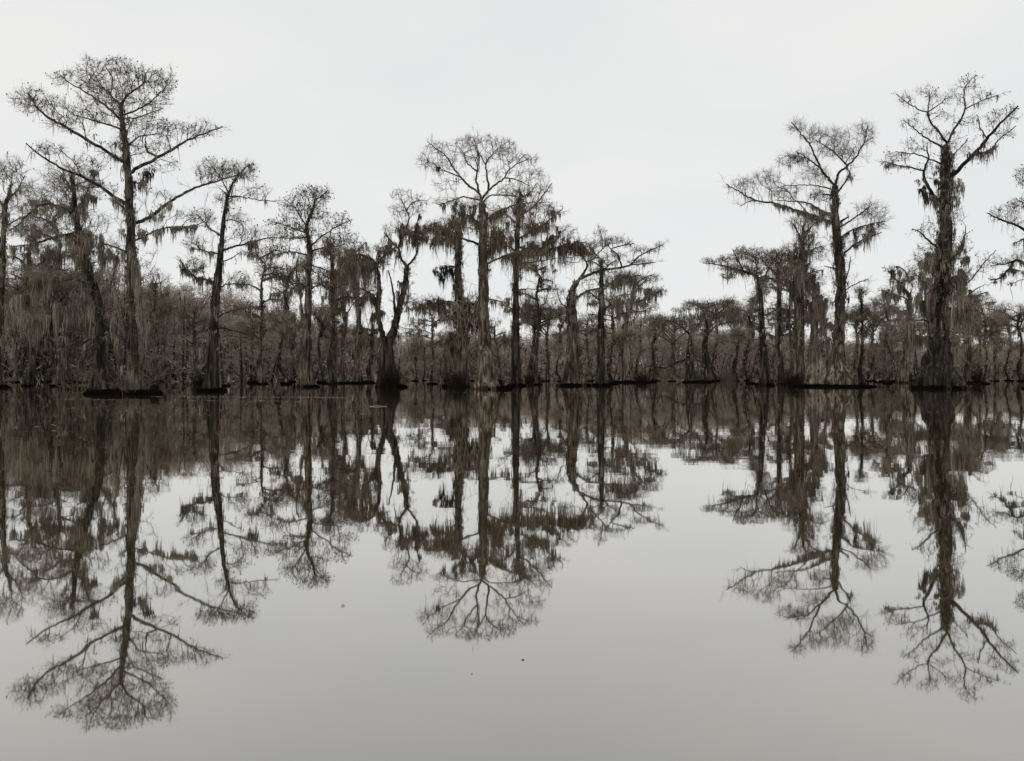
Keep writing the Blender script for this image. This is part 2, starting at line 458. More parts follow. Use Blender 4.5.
    if mossk:
        cand = np.where(ok & (g.R[:n] > rt * 2.4))[0]
        if len(cand):
            a = g.P[rng.choice(cand, mossk)]; lens = np.minimum(rng.gamma(2., .5, mossk), 2.3) * mosslen * s
            lens = np.minimum(lens, np.maximum(a[:, 2] - .3, .2))
            moss_clumps(mb, a, lens, W, mdens * .8, .1)
    if tmoss:
        S = rng.integers(int(len(T) * .24), len(T), int(len(T) * 5 * tmoss)); k = len(S); an = rng.uniform(0, 6.28, k)
        a = g.P[S] + np.stack([np.cos(an), np.sin(an), 0 * an], axis=1) * (g.R[S] * rng.uniform(1., 1.6, k))[:, None]
        LL = np.minimum(rng.gamma(2., .5, k) * 11 * s, np.maximum(a[:, 2] - .3, .15)); dk = rng.uniform(size=k) < .55
        moss_clumps(mb, a[~dk], LL[~dk], W, 4, .09); moss_clumps(md, a[dk], LL[dk], W, 4, .09)
    cand = np.where(g.R[:n] > rt * 1.15)[0]; cand = cand[cand > len(T) // 3]
    if hair and len(cand):
        k = int(hair * min(6500, len(cand) * .75)); a = g.P[rng.choice(cand, k)]
        L = np.minimum(np.minimum(rng.gamma(1.6, .5, k), 2.2) * 9 * s, np.maximum(a[:, 2] - .3, .1))
        mb.add(*ribbons(a, L, rng.uniform(.6, 1.3, k) * (.018 + .0003 * Y0), rng.normal(0, .06, (k, 3)), rng.uniform(0, 6.28, k), 3, .16))
    mb.build('spanish_moss', mossmat, root)
    if md.n: tag(md.build('spanish_moss', M_MOSSD, root), label='clotted near-black moss')
    # hanging vines: (x0,y0,x1,y1,n)
    if vines:
        vb = Buf()
        for (x0, y0, x1, y1, k) in vines:
            for q in range(k):
                xa, xb = rng.uniform(x0, x1, 2); Yv = Y0 - rng.uniform(.1, .9)
                ya = y0 + rng.uniform(0, .35) * (y1 - y0); yc = ya + rng.uniform(.3, 1) * (y1 - ya)
                xm = (xa + xb) / 2 + rng.normal(0, 5)
                C = catmull([[*pt(xa, ya, Yv)], [*pt(xm, (ya + yc) / 2 + rng.normal(0, 4), Yv - .2)], [*pt(xb, yc, Yv)]], .3)
                vb.add(*tube(C, np.full(len(C), rng.uniform(.015, .035)), 5, rough=0))
        vb.build('vines', M_TWIGG, root)
    if mat:   # (x centre offset px, half width px, height px)
        mo, mw, mh = mat
        c = pt(bx + mo, yb, Y0); b = Buf(); b.add(*mat_disc(c[0], Y0, mw * s, mw * s * .8, mh * s, seed))
        b.build('root_mat', M_PEAT, root, False)
    return root

# ------------------------------------------------------------------ the nearer cypresses
build_tree('tallest cypress on the left with a broad flat bare crown above all its neighbours', 393.5,
    [(134,393,10),(133,380,8),(133,360,6.5),(132,330,6),(131,280,5.5),(130,230,5.2),(128,190,4.6),(126,165,4.2),(123,130,3),(121,115,2),(121,106,1.4)],
    [(2.2,[(124,165),(108,152),(79,135),(54,120),(43,114),(33,101),(28,93)]),
     (1.5,[(121,120),(105,105),(92,96),(76,87),(60,75)]),
     (1.2,[(121,131),(100,122),(82,117),(71,114)]),
     (1.2,[(121,106),(110,94),(100,83),(92,69)]),
     (1.3,[(122,106),(129,94),(142,84),(147,72)]),
     (1.3,[(124,116),(139,109),(155,98),(168,85)]),
     (2.4,[(131,174),(147,163),(168,152),(184,142),(200,135),(222,127)]),
     (1.5,[(155,158),(147,150),(146,143),(145,134)]),
     (1.1,[(127,146),(139,137),(158,134)]),
     (2.2,[(127,206),(105,190),(89,180),(60,167),(39,154),(26,143)]),
     (2.4,[(131,226),(149,218),(162,208),(179,196),(195,188),(211,183),(230,177),(242,173)]),
     (1.3,[(132,241),(141,238),(157,230),(178,227),(195,226),(205,222)]),
     (1.0,[(122,118),(135,118),(150,113),(163,108)]),
     (1.3,[(128,255),(112,246),(98,243)]),(3.0,[(138,388),(143,360),(142,320),(139,285),(137,258)],-.3),(2.2,[(129,386),(121,362),(116,330),(117,300),(113,276)],.3),(1.4,[(141,330),(150,316),(158,300)]),(1.2,[(117,320),(108,312),(100,308)])],
    [(30,100,20,15),(55,105,16,12,.7),(62,78,12,8),(90,72,22,14),(118,66,16,12),(105,90,30,16),(140,78,24,14),(165,82,13,16),(150,100,22,14,.7),
     (95,112,30,12,.8),(95,190,26,10,.45),(60,185,24,10,.4),(165,165,16,10,.4),(160,196,16,8,.4),(110,150,14,14,.4),(65,122,24,9,.7),(145,125,22,11),(170,130,18,10),(200,130,25,9),(150,148,22,9,.7),(48,150,22,9,.7),(85,165,24,12,.8),(208,173,20,9),(235,172,15,8,.8),(190,216,20,8,.7),(120,98,20,14)],
    moss=[(138,180,9,6,10,26),(143,185,6,5,9,22),(157,214,8,4,12,34),(165,205,7,4,8,28),(190,228,20,4,22,28),(150,232,14,5,22,34),(100,170,7,6,8,26),(95,140,10,6,7,14),
          (130,260,8,30,26,55),(125,230,8,30,14,40),(180,228,22,6,8,22),(132,300,8,25,26,40),(140,300,8,40,44,30),(118,310,8,30,30,28),(133,340,10,30,24,20),(118,150,8,8,8,16),(112,200,10,8,12,24)],
    dark_moss=[(146,172,5,5,8,34),(151,170,5,4,6,18)],
    mossk=50, mosslen=14, tmoss=.8, cones=.09, flute=9, seed=1, sprays=5, dens=15, fl_h=2.2)

build_tree('moss-choked cypress just left of the tallest one, with a dark hollow-looking lower trunk', 392.3,
    [(105,392,14),(103,378,10),(101,355,6.5),(101,325,5.5),(98,295,4.8),(90,270,4.5),(81,240,4),(75,210,3.5),(74,190,2.5),(72,175,1.5)],
    [(1.9,[(74,214),(68,211),(58,206),(46,204),(36,208),(16,226),(4,232)]),
     (2.0,[(79,233),(60,236),(44,241),(28,245),(9,246)]),
     (1.4,[(76,212),(85,196),(91,182)]),
     (1.4,[(74,192),(66,180),(60,172)]),
     (1.8,[(97,290),(77,302),(60,309),(43,316),(20,333)]),
     (1.6,[(98,300),(110,285),(116,265),(118,248)]),
     (1.6,[(88,262),(70,256),(52,258),(36,266)]),
     (1.3,[(102,345),(90,338),(80,346)])],
    [(75,182,24,14),(45,190,24,14,.9),(92,190,16,14),(28,208,20,12,.8),(45,230,34,10,.8),(88,225,22,18),(60,250,30,10),(108,250,14,16),(40,270,26,10),(30,315,22,10,.7),(95,275,18,10),(60,172,26,12,.8),(20,230,20,10),(60,215,26,14,.8)],
    moss=[(85,240,20,12,60,50),(104,262,16,14,26,40),(60,258,26,8,34,34),(35,250,26,8,30,34),(70,300,26,8,60,50),(35,318,20,8,40,46),(84,300,8,20,20,36),(112,290,8,16,14,30),(45,205,26,8,22,18),(90,205,12,12,30,34)],
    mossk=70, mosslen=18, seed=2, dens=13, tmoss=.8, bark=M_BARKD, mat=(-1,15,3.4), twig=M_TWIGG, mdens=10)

build_tree('leaning grey cypress cut by the left edge of the picture', 387.5,
    [(-6,388,9),(-4,365,5.5),(-1,320,4.6),(2,270,3.6),(4,235,2.8),(7,205,2),(11,185,1.2)],
    [(1.2,[(6,210),(-2,198),(-10,186)]),(1.3,[(8,203),(17,190),(25,176)]),(1.6,[(1,310),(14,299),(26,289),(43,278),(58,274)]),(1.4,[(3,250),(-14,238),(-34,232)]),
     (1.2,[(5,228),(16,220),(30,214)]),(1.4,[(0,300),(-20,285),(-44,280)]),(1.1,[(-3,345),(6,335),(11,348)])],
    [(10,168,20,14),(-14,178,22,14),(22,190,16,10),(-32,228,20,9),(30,214,12,7,.7),(44,275,26,7),(-40,276,20,8),(2,208,16,12,.7)],
    moss=[(45,282,24,6,60,46),(14,300,14,8,40,60),(4,270,14,16,30,34),(2,215,22,14,22,18),(8,340,10,10,16,30)],
    mossk=40, mosslen=16, seed=3, mat=(0,13,2.2), twig=M_TWIGG, cones=.1)

build_tree('slim dark cypress right of the tallest one, its thin top bending to the right', 391.2,
    [(211,391,9.5),(212,380,7.5),(213,355,6.3),(214,320,5.6),(215,295,5.2),(218,270,4.3),(221,240,3),(223,215,2.2),(227,200,1.8),(230,190,1.5),(236,178,1)],
    [(1.5,[(222,250),(236,246),(253,242),(267,238),(283,238)]),
     (.9,[(228,198),(243,197),(259,200),(277,201)]),
     (1.1,[(220,254),(211,252),(194,249)]),(1.1,[(220,236),(211,229),(203,221),(196,214)]),
     (1.5,[(216,285),(205,279),(195,277),(185,268),(180,259)]),(.9,[(229,192),(222,180),(213,168)]),(.8,[(235,180),(243,170),(250,164)]),
     (1.,[(217,288),(232,284),(250,285)]),(.9,[(219,262),(232,258),(241,252)]),(.7,[(223,222),(233,220),(243,225)]),(1.,[(214,318),(228,312),(246,308)]),(1.,[(214,326),(232,330),(250,336)])],
    [(212,166,16,9),(232,170,16,10),(248,172,12,12,.8),(258,192,16,8,.7),(250,234,20,9),(275,236,16,6),(203,218,14,10),(194,242,14,7),(194,266,16,9),(238,280,16,8),(238,218,14,10,.8),(225,200,14,8,.6),(245,306,14,7,.6)],
    moss=[(255,243,7,4,18,26),(230,192,22,18,6,10),(190,266,12,8,14,22),(205,280,14,5,12,20),(203,250,14,6,10,18),(216,300,6,26,10,22),(245,282,10,5,8,16)],
    dark_moss=[(186,270,6,5,5,26),(198,278,5,4,5,20),(256,242,5,3,4,18)],
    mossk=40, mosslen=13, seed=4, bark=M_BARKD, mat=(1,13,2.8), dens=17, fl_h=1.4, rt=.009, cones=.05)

build_tree('upright cypress with a bare crown tipped with small dots, three trees left of the giant', 387,
    [(307,387,11),(307,378,7.5),(307,360,5.8),(307,320,4.6),(308,280,4),(309,250,3.2),(307,236,2.5),(306,226,2),(311,212,1.5),(316,198,1)],
    [(1.1,[(306,227),(300,216),(294,206)]),(1.3,[(308,252),(318,249),(330,247),(342,246)]),(1.3,[(308,257),(303,254),(289,252),(277,254),(268,258)]),
     (1.2,[(307,239),(295,238),(283,238)]),(1.0,[(309,266),(320,268),(330,272)]),(1.1,[(308,246),(322,236),(338,226),(350,220)]),(.9,[(307,234),(292,228),(276,222)]),
     (1.2,[(307,330),(302,310),(300,290),(296,268),(299,256)]),(1.,[(308,282),(294,284),(280,288)]),(.9,[(308,290),(320,284),(332,282)]),(.9,[(316,200),(324,194),(328,190)])],
    [(306,192,12,7,.9),(318,194,16,10),(292,204,16,10),(310,212,22,10),(336,222,17,9,.8),(282,222,16,8,.8),(300,232,26,9),(344,238,15,8,.8),(276,248,18,8),(326,252,18,8),(272,272,20,10),(296,284,18,8),(326,274,14,8),(262,262,10,8,.6),(350,256,10,8,.6)],
    moss=[(300,300,6,10,10,26),(318,250,14,5,8,16),(303,330,7,18,16,26),(312,335,5,16,14,28),(285,256,16,5,8,14)],
    mossk=40, mosslen=11, seed=5, mat=(0,12,2.2), cones=.35, dens=14, fl_h=1.5, rt=.0105, sprays=4)

build_tree('thin grey cypress curtained in long moss, left of the black forked cypress', 383.2,
    [(357,383,7),(357,372,4.2),(357,350,3),(358,320,2.6),(357,290,2.4),(355,265,1.8),(352,252,1.2)],
    [(1.2,[(357,292),(345,282),(334,276)]),(1.2,[(356,275),(366,266),(376,262)]),(1.1,[(355,268),(342,258),(330,254)]),(1.,[(357,300),(368,292),(376,290)]),(.9,[(353,256),(362,246),(366,242)])],
    [(350,246,20,8),(335,256,14,8),(340,274,16,8),(368,270,12,10),(355,262,20,10)],
    moss=[(342,272,14,8,60,52),(362,274,14,10,60,46),(350,256,18,8,36,30),(350,298,16,10,36,46)],
    mossk=40, mosslen=20, seed=6, mat=(0,17,1.4), twig=M_TWIG, mdens=10, fl_h=1.2)
build_tree('stick-thin mossy cypress standing behind and left of the moss-curtained one', 383,
    [(341,383,6),(341,374,3.8),(342,350,2.4),(344,320,2.2),(342,300,1.8),(340,285,1.2)],
    [(1.,[(343,318),(350,308),(356,300)]),(1.,[(342,304),(333,296),(326,292)]),(.9,[(341,292),(348,284),(352,278)])],
    [(336,288,14,8),(350,292,12,8),(326,296,10,6,.7),(342,280,12,6)],
    moss=[(338,298,16,10,50,30),(342,320,8,10,16,26)], mossk=20, mosslen=16, seed=7, twig=M_TWIG, fl_h=1.)

build_tree('black-trunked cypress forking into a V from a shaggy dark base', 387.3,
    [(389,387,13),(389,378,10.5),(388,360,8.5),(388,345,7.2),(393,335,5.5),(396,325,4.6),(401,305,3.8),(406,285,3.2),(407,266,3)],
    [(3.6,[(385,347),(381,330),(378,310),(379,285),(376,265),(368,257),(358,254)]),
     (1.6,[(407,264),(401,258),(399,246),(405,232),(409,218),(405,208),(401,198)]),
     (1.4,[(407,266),(415,257),(418,244),(416,228),(420,214)]),
     (1.8,[(396,322),(394,300),(392,284),(388,270)]),(1.1,[(376,266),(384,256),(392,248)]),(1.,[(405,210),(412,203),(420,200)]),(.9,[(378,300),(368,292),(360,288)]),
     (1.2,[(401,250),(390,240),(384,232)])],
    [(400,194,14,6,.8),(418,200,14,7,.8),(406,210,20,8),(398,228,16,10),(416,234,14,12),(385,246,14,8),(365,250,22,6),(352,262,18,9),(380,262,12,8),(370,290,14,8)],
    moss=[(412,300,8,20,14,30),(398,236,12,16,36,24),(414,238,10,18,36,26),(388,254,12,8,30,26),(362,262,16,8,46,40),(384,300,8,20,18,30),(350,270,14,8,22,34),(370,305,10,12,26,40),(400,300,6,20,10,24)],
    dark_moss=[(388,325,7,16,22,26),(380,300,5,14,10,22),(389,350,9,10,26,24),(387,330,8,10,14,20),(404,232,6,10,7,18),(420,222,4,8,5,14),(388,372,10,8,26,14)],
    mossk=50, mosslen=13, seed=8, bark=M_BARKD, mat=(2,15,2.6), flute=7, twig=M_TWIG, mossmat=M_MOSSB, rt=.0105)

build_tree('vine-tangled mossy cypress close behind the left side of the giant central cypress', 387,
    [(460,387,10),(461,378,8),(461,340,6),(460,300,5),(459,270,4.2),(459,240,3.6),(458,224,3)],
    [(1.3,[(459,305),(452,302),(442,302),(424,305)]),(1.2,[(459,268),(450,266),(446,267)]),(1.5,[(459,236),(448,230),(436,230),(420,232)]),(1.2,[(458,228),(466,218),(472,214)]),(1.,[(460,320),(450,316),(440,318)])],
    [(436,226,20,7),(450,222,16,8),(418,234,12,7),(432,302,20,7),(448,312,12,7),(470,310,16,20,1.),(452,340,12,14,.8),(440,240,20,6)],
    moss=[(436,230,28,9,110,22),(458,216,12,8,30,20),(434,304,24,8,90,28),(455,290,10,14,30,26),(452,240,10,10,20,26),(462,320,14,24,50,40),(474,330,10,20,26,34),(452,330,8,14,20,34),(440,238,22,6,30,26)],
    dark_moss=[(440,272,6,8,30,22),(470,300,13,28,110,24),(458,340,12,22,60,22),(476,330,8,18,34,22),(447,267,3,3,10,40),(452,268,3,3,5,34),(457,360,9,12,26,24),(462,372,10,8,16,14)],
    vines=[(450,286,492,352,34),(440,300,470,345,12)], mossk=20, mosslen=16, seed=9, tmoss=1.4, mat=(-3,13,3), mossmat=M_MOSSB, twig=M_TWIG, bf=.2)

build_tree('giant central cypress, thickest pale flared trunk under a high dome of bare branches', 389,
    [(488,389,16),(487,380,12.5),(486,362,9.5),(485,345,8.3),(484,320,7.4),(484,290,6.8),(484,260,6.2),(483,235,5.4),(482,215,4.6),(482,203,3.8)],
    [(1.5,[(480,201),(478,188),(476,177),(479,161),(477,148),(473,138)]),
     (1.5,[(479,192),(468,185),(459,175),(452,166),(446,156),(434,147),(427,141)]),
     (1.6,[(483,199),(488,190),(487,177),(486,164),(492,155),(498,148)]),
     (1.3,[(488,190),(497,183),(505,178),(508,171),(519,163),(528,159)]),
     (.9,[(505,178),(517,180),(530,186)]),
     (1.2,[(481,201),(464,197),(451,201),(438,205)]),(.9,[(460,176),(448,172),(441,169),(433,163)]),(1.,[(475,172),(468,164),(464,155),(459,147)]),
     (1.3,[(484,222),(497,212),(519,204),(545,202)]),(1.1,[(484,204),(490,196),(504,195),(519,197),(528,204)]),
     (1.5,[(485,258),(491,247),(501,234),(508,226)]),(1.4,[(486,266),(495,260),(507,255),(520,252),(540,252)]),(1.7,[(482,246),(476,243),(463,239),(452,234),(439,229),(424,228)]),
     (1.2,[(482,226),(470,216),(456,212)]),(.8,[(486,165),(481,156),(478,150)]),(1.,[(484,300),(496,300),(508,303)])],
    [(478,139,24,6),(462,146,20,8),(498,146,20,9),(438,148,14,8),(424,160,10,10),(440,166,16,8,.8),(455,160,16,9,.7),(480,158,20,8,.7),(508,154,16,10),(528,160,14,7),(530,174,16,9),(500,170,14,8,.6),(445,186,16,7,.6),(450,202,20,6),(515,190,20,8),(475,205,24,9,.8),(525,208,18,8),(470,226,20,9),(500,232,18,14),(435,228,16,6),(525,250,18,6,.8),(505,300,10,6,.5)],
    moss=[(470,214,18,9,60,30),(490,232,14,14,50,28),(455,206,14,5,16,24),(500,216,20,8,44,30),(515,206,18,5,26,30),(445,232,22,6,50,22),(500,250,18,8,44,40),(525,255,20,5,40,32),(485,240,8,24,20,30),(433,164,14,6,4,9),(500,300,10,8,10,28)],
    dark_moss=[(438,168,4,4,3,20),(458,177,4,3,2,10),(452,208,4,4,3,18)],
    mossk=20, mosslen=12, seed=10, bark=bark_material('central_bark', (.015, .012, .009), (.062, .05, .038), (.16, .138, .108), foot=3.), flute=11, fl_h=2.6, mat=(7,17,2.8), mossmat=M_MOSSB, dens=14, rt=.0095)

build_tree('dark straight cypress just right of the giant central one, brown moss filling its crown', 386,
    [(515,386,8),(515,378,6),(515,350,5),(515,320,4.5),(515,290,4),(516,260,3.5),(518,230,3),(519,207,2),(521,192,1.2)],
    [(1.1,[(519,216),(533,207),(545,193),(552,183)]),(1.1,[(518,238),(540,226),(552,218),(563,208)]),(1.2,[(517,247),(532,249),(548,249),(565,246),(582,242)]),
     (1.2,[(516,252),(502,242),(492,230)]),(1.,[(518,225),(507,215),(498,205)]),(.7,[(515,290),(530,289),(544,290)]),(1.,[(516,262),(535,262),(558,258)]),(.9,[(520,200),(530,193),(536,184)])],
    [(544,187,9,9,.8),(530,192,16,9,.8),(515,196,14,9,.7),(542,206,16,9),(558,211,10,6,.8),(530,222,22,10),(560,232,20,9),(500,214,14,10),(500,238,16,10),(545,246,24,8),(575,244,18,7),(590,250,10,6,.7)],
    moss=[(545,222,20,14,60,26),(530,236,16,14,46,32),(550,246,28,12,110,30),(575,252,16,6,40,26),(575,247,18,7,44,30),(500,236,14,12,44,34),(520,262,12,8,26,34),(516,280,6,16,12,24)],
    dark_moss=[(555,268,3,6,4,34),(589,262,4,6,2,22),(526,345,7,4,5,16)],
    mossk=50, mosslen=16, seed=11, bark=M_BARKD, mat=(1,9,2.2), mossmat=M_MOSSB, flute=6, dens=15, rt=.011)

build_tree('crooked cypress with a knuckled top bending right into flat windswept tiers', 385.7,
    [(574,386,13),(573,376,9.5),(572,355,7.8),(572,335,7),(571,315,6.4),(571,300,5.4),(573,290,4),(577,282,3)],
    [(2.,[(574,288),(580,278),(586,269),(587,263),(581,255),(577,251)]),
     (1.9,[(579,280),(591,274),(604,270),(618,268),(630,265),(637,258),(641,255),(651,250),(663,245)]),
     (1.2,[(586,262),(600,258),(608,267)]),(1.1,[(622,267),(618,256),(611,249),(606,244)]),(1.5,[(574,299),(588,291),(600,288),(610,283),(622,278)]),
     (1.,[(577,251),(570,247),(562,246)]),(.9,[(611,249),(624,245),(634,243)]),(.9,[(600,258),(592,250),(588,243)]),(.9,[(630,265),(644,264),(656,262)]),(1.2,[(578,365),(582,375),(586,386)]),(.9,[(570,310),(562,304),(558,296)])],
    [(598,244,16,4),(612,240,14,4),(628,243,8,3.5,.8),(645,250,16,3.5),(660,245,5,2.5),(572,250,15,6),(590,254,12,4,.7),(615,256,14,4,.7),(640,262,14,3.5),(600,272,14,5,.7),(620,278,16,7),(600,232,8,9,.35),(566,262,10,6,.6),(560,292,8,6,.5)],
    moss=[(574,318,7,14,26,24),(572,300,6,10,14,20),(615,280,14,6,26,26),(590,290,12,5,12,18)],
    mossk=26, mosslen=8, seed=12, bark=M_BARK, mat=(-1,16,2.4), dens=26, flute=8, rt=.012, twig=M_TWIG, extra=2)

build_tree('slender dark cypress directly right of the crooked windswept one', 385.8,
    [(602,386,7),(602,378,5.3),(602,340,4.2),(602,300,3.6),(602,275,2.5),(601,260,1.4)],
    [(1.2,[(602,292),(612,283),(625,278),(640,275)]),(1.,[(602,302),(592,294),(586,290)]),(.9,[(601,268),(594,262),(588,260)]),(.9,[(602,272),(610,264),(616,260)]),(1.,[(602,310),(614,304),(626,303)])],
    [(624,274,16,6),(606,262,14,6),(640,280,12,6),(652,290,10,6,.8),(590,282,10,6,.7),(618,300,10,6,.6)],
    moss=[(625,282,18,8,46,36),(610,300,10,10,30,30),(602,330,6,30,20,22),(645,290,12,6,14,16)], mossk=24, mosslen=12, seed=13, bark=M_BARKD, mat=(0,8,2.2), flute=6, rt=.011)

build_tree('small mossy cypress with a drooping right branch, right of the slender dark one', 382.6,
    [(621,383,5),(622,372,3.4),(622,350,2.6),(625,320,2.2),(630,300,2),(634,284,1.4)],
    [(1.1,[(629,304),(642,300),(652,294),(660,290)]),(1.1,[(631,296),(640,286),(648,278)]),(1.,[(626,316),(618,306),(610,300)]),(1.,[(634,286),(644,278),(654,274)]),(1.1,[(628,308),(636,312),(634,318)])],
    [(634,280,14,7),(652,278,12,5,.8),(655,292,13,6),(642,300,12,6),(615,300,12,8),(650,306,10,6)],
    moss=[(635,296,14,10,46,26),(655,294,10,6,22,14),(618,310,10,8,30,40),(628,330,8,16,20,36)], mossk=30, mosslen=10, seed=14, mat=(2,12,1.8), flute=6, rt=.016, wid=.07)

build_tree('twin-stemmed low cypress, left stem, reaching a low bough out to the left', 382.2,
    [(692,382,7),(691,374,4.8),(690,360,3.8),(690,345,2.8),(690,333,2)],
    [(1.4,[(690,334),(683,328),(675,322),(666,320)]),(1.3,[(690,334),(696,327),(702,321)]),(1.6,[(689,358),(678,362),(665,368),(652,366),(642,368)]),(1.2,[(692,359),(700,361),(703,368)])],
    [(686,318,20,4),(670,322,14,4),(704,316,14,5),(695,307,16,4,.8),(680,310,10,3,.8)],
    moss=[(688,330,16,6,18,12)], mossk=16, mosslen=7, seed=15, bark=M_BARKD, twig=M_TWIG, dens=22, rt=.017, mat=(6,14,1.6), group='low umbrella cypresses by the far shore')
build_tree('twin-stemmed low cypress, right stem, leaning right under a layered flat crown', 382.1,
    [(703,382,7),(705,372,5),(705,358,3.8),(704,345,3),(706,334,2.4),(710,322,1.6)],
    [(1.2,[(706,335),(716,326),(728,322),(740,320)]),(1.2,[(708,328),(705,316),(700,308),(694,304)]),(1.2,[(710,322),(720,312),(728,305)]),(1.,[(705,356),(712,350),(716,344)])],
    [(712,306,16,4),(694,303,14,3.5),(728,303,12,4),(722,315,18,5),(740,320,12,4),(735,310,10,4)],
    moss=[(718,322,18,6,24,16)], mossk=16, mosslen=8, seed=16, bark=M_BARKD, twig=M_TWIG, dens=22, rt=.017, group='low umbrella cypresses by the far shore')

build_tree('slim dark-stemmed cypress whose flat crown points far left over open water', 385.3,
    [(764,386,7.5),(764,378,5.6),(764,350,4.4),(762,325,3.7),(761,300,2.9),(759,285,2.2),(757,276,1.8)],
    [(1.7,[(757,276),(742,271),(730,268),(720,265),(703,263)]),(1.6,[(758,278),(769,278),(780,283),(790,286)]),(1.,[(745,271),(738,260),(733,250)]),(1.,[(757,276),(756,262),(752,252)]),(1.,[(765,278),(770,266),(775,258)]),(.9,[(762,318),(772,312),(780,308)])],
    [(712,261,14,3.5,.9),(728,259,12,5),(740,252,10,7),(755,255,18,9),(735,268,18,5),(775,258,14,8),(752,270,24,5),(728,276,10,4,.7)],
    moss=[(745,276,24,5,40,12),(765,282,14,5,22,14),(730,272,14,4,12,10),(770,312,10,6,8,12)], mossk=24, mosslen=8, seed=17, bark=M_BARKD, mat=(2,9,2.2), dens=26, rt=.013, flute=6, twig=M_TWIG)
build_tree('pole-straight thin cypress between the left-pointing one and the mossy clump', 384.2,
    [(781,384,5),(781,374,3.8),(781,350,3.3),(780,300,2.8),(779,280,2.2),(778,262,1.4)],
    [(1.1,[(779,282),(788,274),(796,270)]),(1.1,[(779,276),(770,268),(764,264)]),(.8,[(778,264),(784,254),(788,250)])],
    [(780,254,16,6),(790,264,12,7),(768,262,10,6),(780,270,14,5)],
    moss=[(780,270,14,8,34,16),(782,300,5,14,8,14)], mossk=14, mosslen=10, seed=18, bark=M_BARKD, dens=22, rt=.013, flute=0, twig=M_TWIG)
build_tree('column-like cypress wrapped from top to foot in a solid coat of grey moss', 385.8,
    [(798,386,9),(798,376,7),(798,350,6),(799,320,6),(799,290,5.5),(800,265,4),(802,245,2.6),(803,226,1.5)],
    [(1.1,[(802,242),(797,230),(791,221)]),(1.1,[(803,236),(812,226),(820,218)]),(1.2,[(801,256),(811,250),(822,246)]),(1.2,[(800,262),(790,256),(782,254)]),(1.2,[(799,286),(788,280),(780,280)]),(1.2,[(799,280),(812,272),(822,270)]),(1.,[(803,228),(806,218),(808,212)])],
    [(798,222,12,9),(812,224,12,12),(805,242,16,12),(790,250,12,8),(820,252,10,10),(800,268,18,10),(815,280,12,10),(787,282,10,10)],
    moss=[(800,262,14,14,70,40),(799,290,12,18,80,50),(797,318,10,18,50,34),(812,285,8,12,30,44),(806,240,12,12,30,20),(790,340,9,12,16,24)],
    mossk=30, mosslen=20, seed=19, twig=M_TWIGG, mdens=12, rt=.011, wid=.06, dens=15)
build_tree('broken-topped mossy snag with a wide pale foot, leaning against its tall neighbour', 385.7,
    [(817,386,14),(817,378,11),(816,362,7.5),(815,340,5),(815,322,4.6),(814,302,4)],
    [(1.3,[(814,318),(822,308),(826,298)]),(1.3,[(814,312),(808,302),(806,294)]),(1.,[(815,332),(824,326),(830,322)])],
    [(816,296,10,6,.7),(826,304,7,6,.7),(806,300,6,6,.7)],
    moss=[(816,304,12,10,60,44),(822,330,10,14,50,36),(810,340,8,12,26,30)], dark_moss=[(818,330,5,8,10,20)],
    mossk=10, mosslen=14, seed=20, bark=M_BARKP, flute=9, fl_h=2.4, mdens=11, twig=M_TWIGG)
build_tree('tall cypress right of centre with a long bare bough sweeping far to the left', 386.8,
    [(841,387,20),(840,378,15.5),(838,364,9.5),(839,345,7.4),(840,310,6.5),(840,280,6),(838,260,5.5),(836,235,5),(834,215,4.5),(835,195,3.9),(835,186,3.5)],
    [(1.6,[(834,185),(828,178),(821,170),(818,162),(814,154),(810,145),(803,136),(797,129),(791,122)]),
     (1.1,[(821,169),(810,160),(796,151)]),(1.6,[(836,184),(839,173),(847,166),(856,157),(860,149),(864,143),(873,137)]),(1.3,[(839,195),(846,181),(851,168)]),
     (1.1,[(846,165),(836,154),(826,146),(815,140)]),(1.,[(833,189),(818,186),(804,185),(783,186)]),
     (1.9,[(833,224),(815,216),(799,211),(783,206),(773,203),(759,201),(748,197),(736,190),(726,184)]),
     (1.5,[(834,216),(824,212),(808,203),(789,201),(775,200)]),(1.3,[(838,230),(848,222),(860,214),(872,204)]),(1.4,[(839,256),(853,246),(862,240),(882,232)]),
     (1.1,[(837,240),(852,230),(870,224),(886,221)]),(1.2,[(838,269),(831,268),(824,266)]),(.8,[(844,290),(848,272),(851,256)]),(.8,[(844,292),(855,284),(868,279)]),(.9,[(864,143),(866,133),(868,125)]),(.9,[(759,201),(750,201),(741,206)])],
    [(745,186,18,8,.55),(768,178,14,10,.5),(785,192,20,9,.55),(786,160,12,8,.6),(800,158,12,10,.6),(797,126,10,7,.6),(815,134,14,9,.6),(838,138,16,10,.7),(864,134,12,12,.6),(850,152,16,9,.6),(815,175,16,9,.6),(872,212,16,10,.6),(866,232,16,8,.6),(820,196,14,7,.7),(882,222,8,8,.5),(828,150,12,8,.5)],
    moss=[(836,215,7,22,26,22),(805,208,24,6,30,16),(838,262,7,26,22,26),(800,160,14,14,10,10),(785,207,16,4,20,12),(810,213,14,5,44,18),(822,216,10,6,34,20),(860,238,14,7,26,22),(868,226,14,6,14,18),(840,240,10,12,14,26),(852,172,8,8,6,14),(840,300,7,24,26,34),(838,330,8,14,16,20)],
    dark_moss=[(851,232,8,6,7,20),(814,193,3,6,3,16),(818,214,7,5,10,12),(856,240,6,4,6,14),(852,176,4,5,4,12)],
    mossk=26, mosslen=8, seed=21, tmoss=.6, bark=bark_material('right_bark', (.007, .0055, .004), (.033, .027, .02), (.12, .103, .082), foot=2.4), flute=11, fl_h=2.3, dens=16, rt=.0115, mat=(-8,39,2.2), slen=(.4, 1.), up=.3)

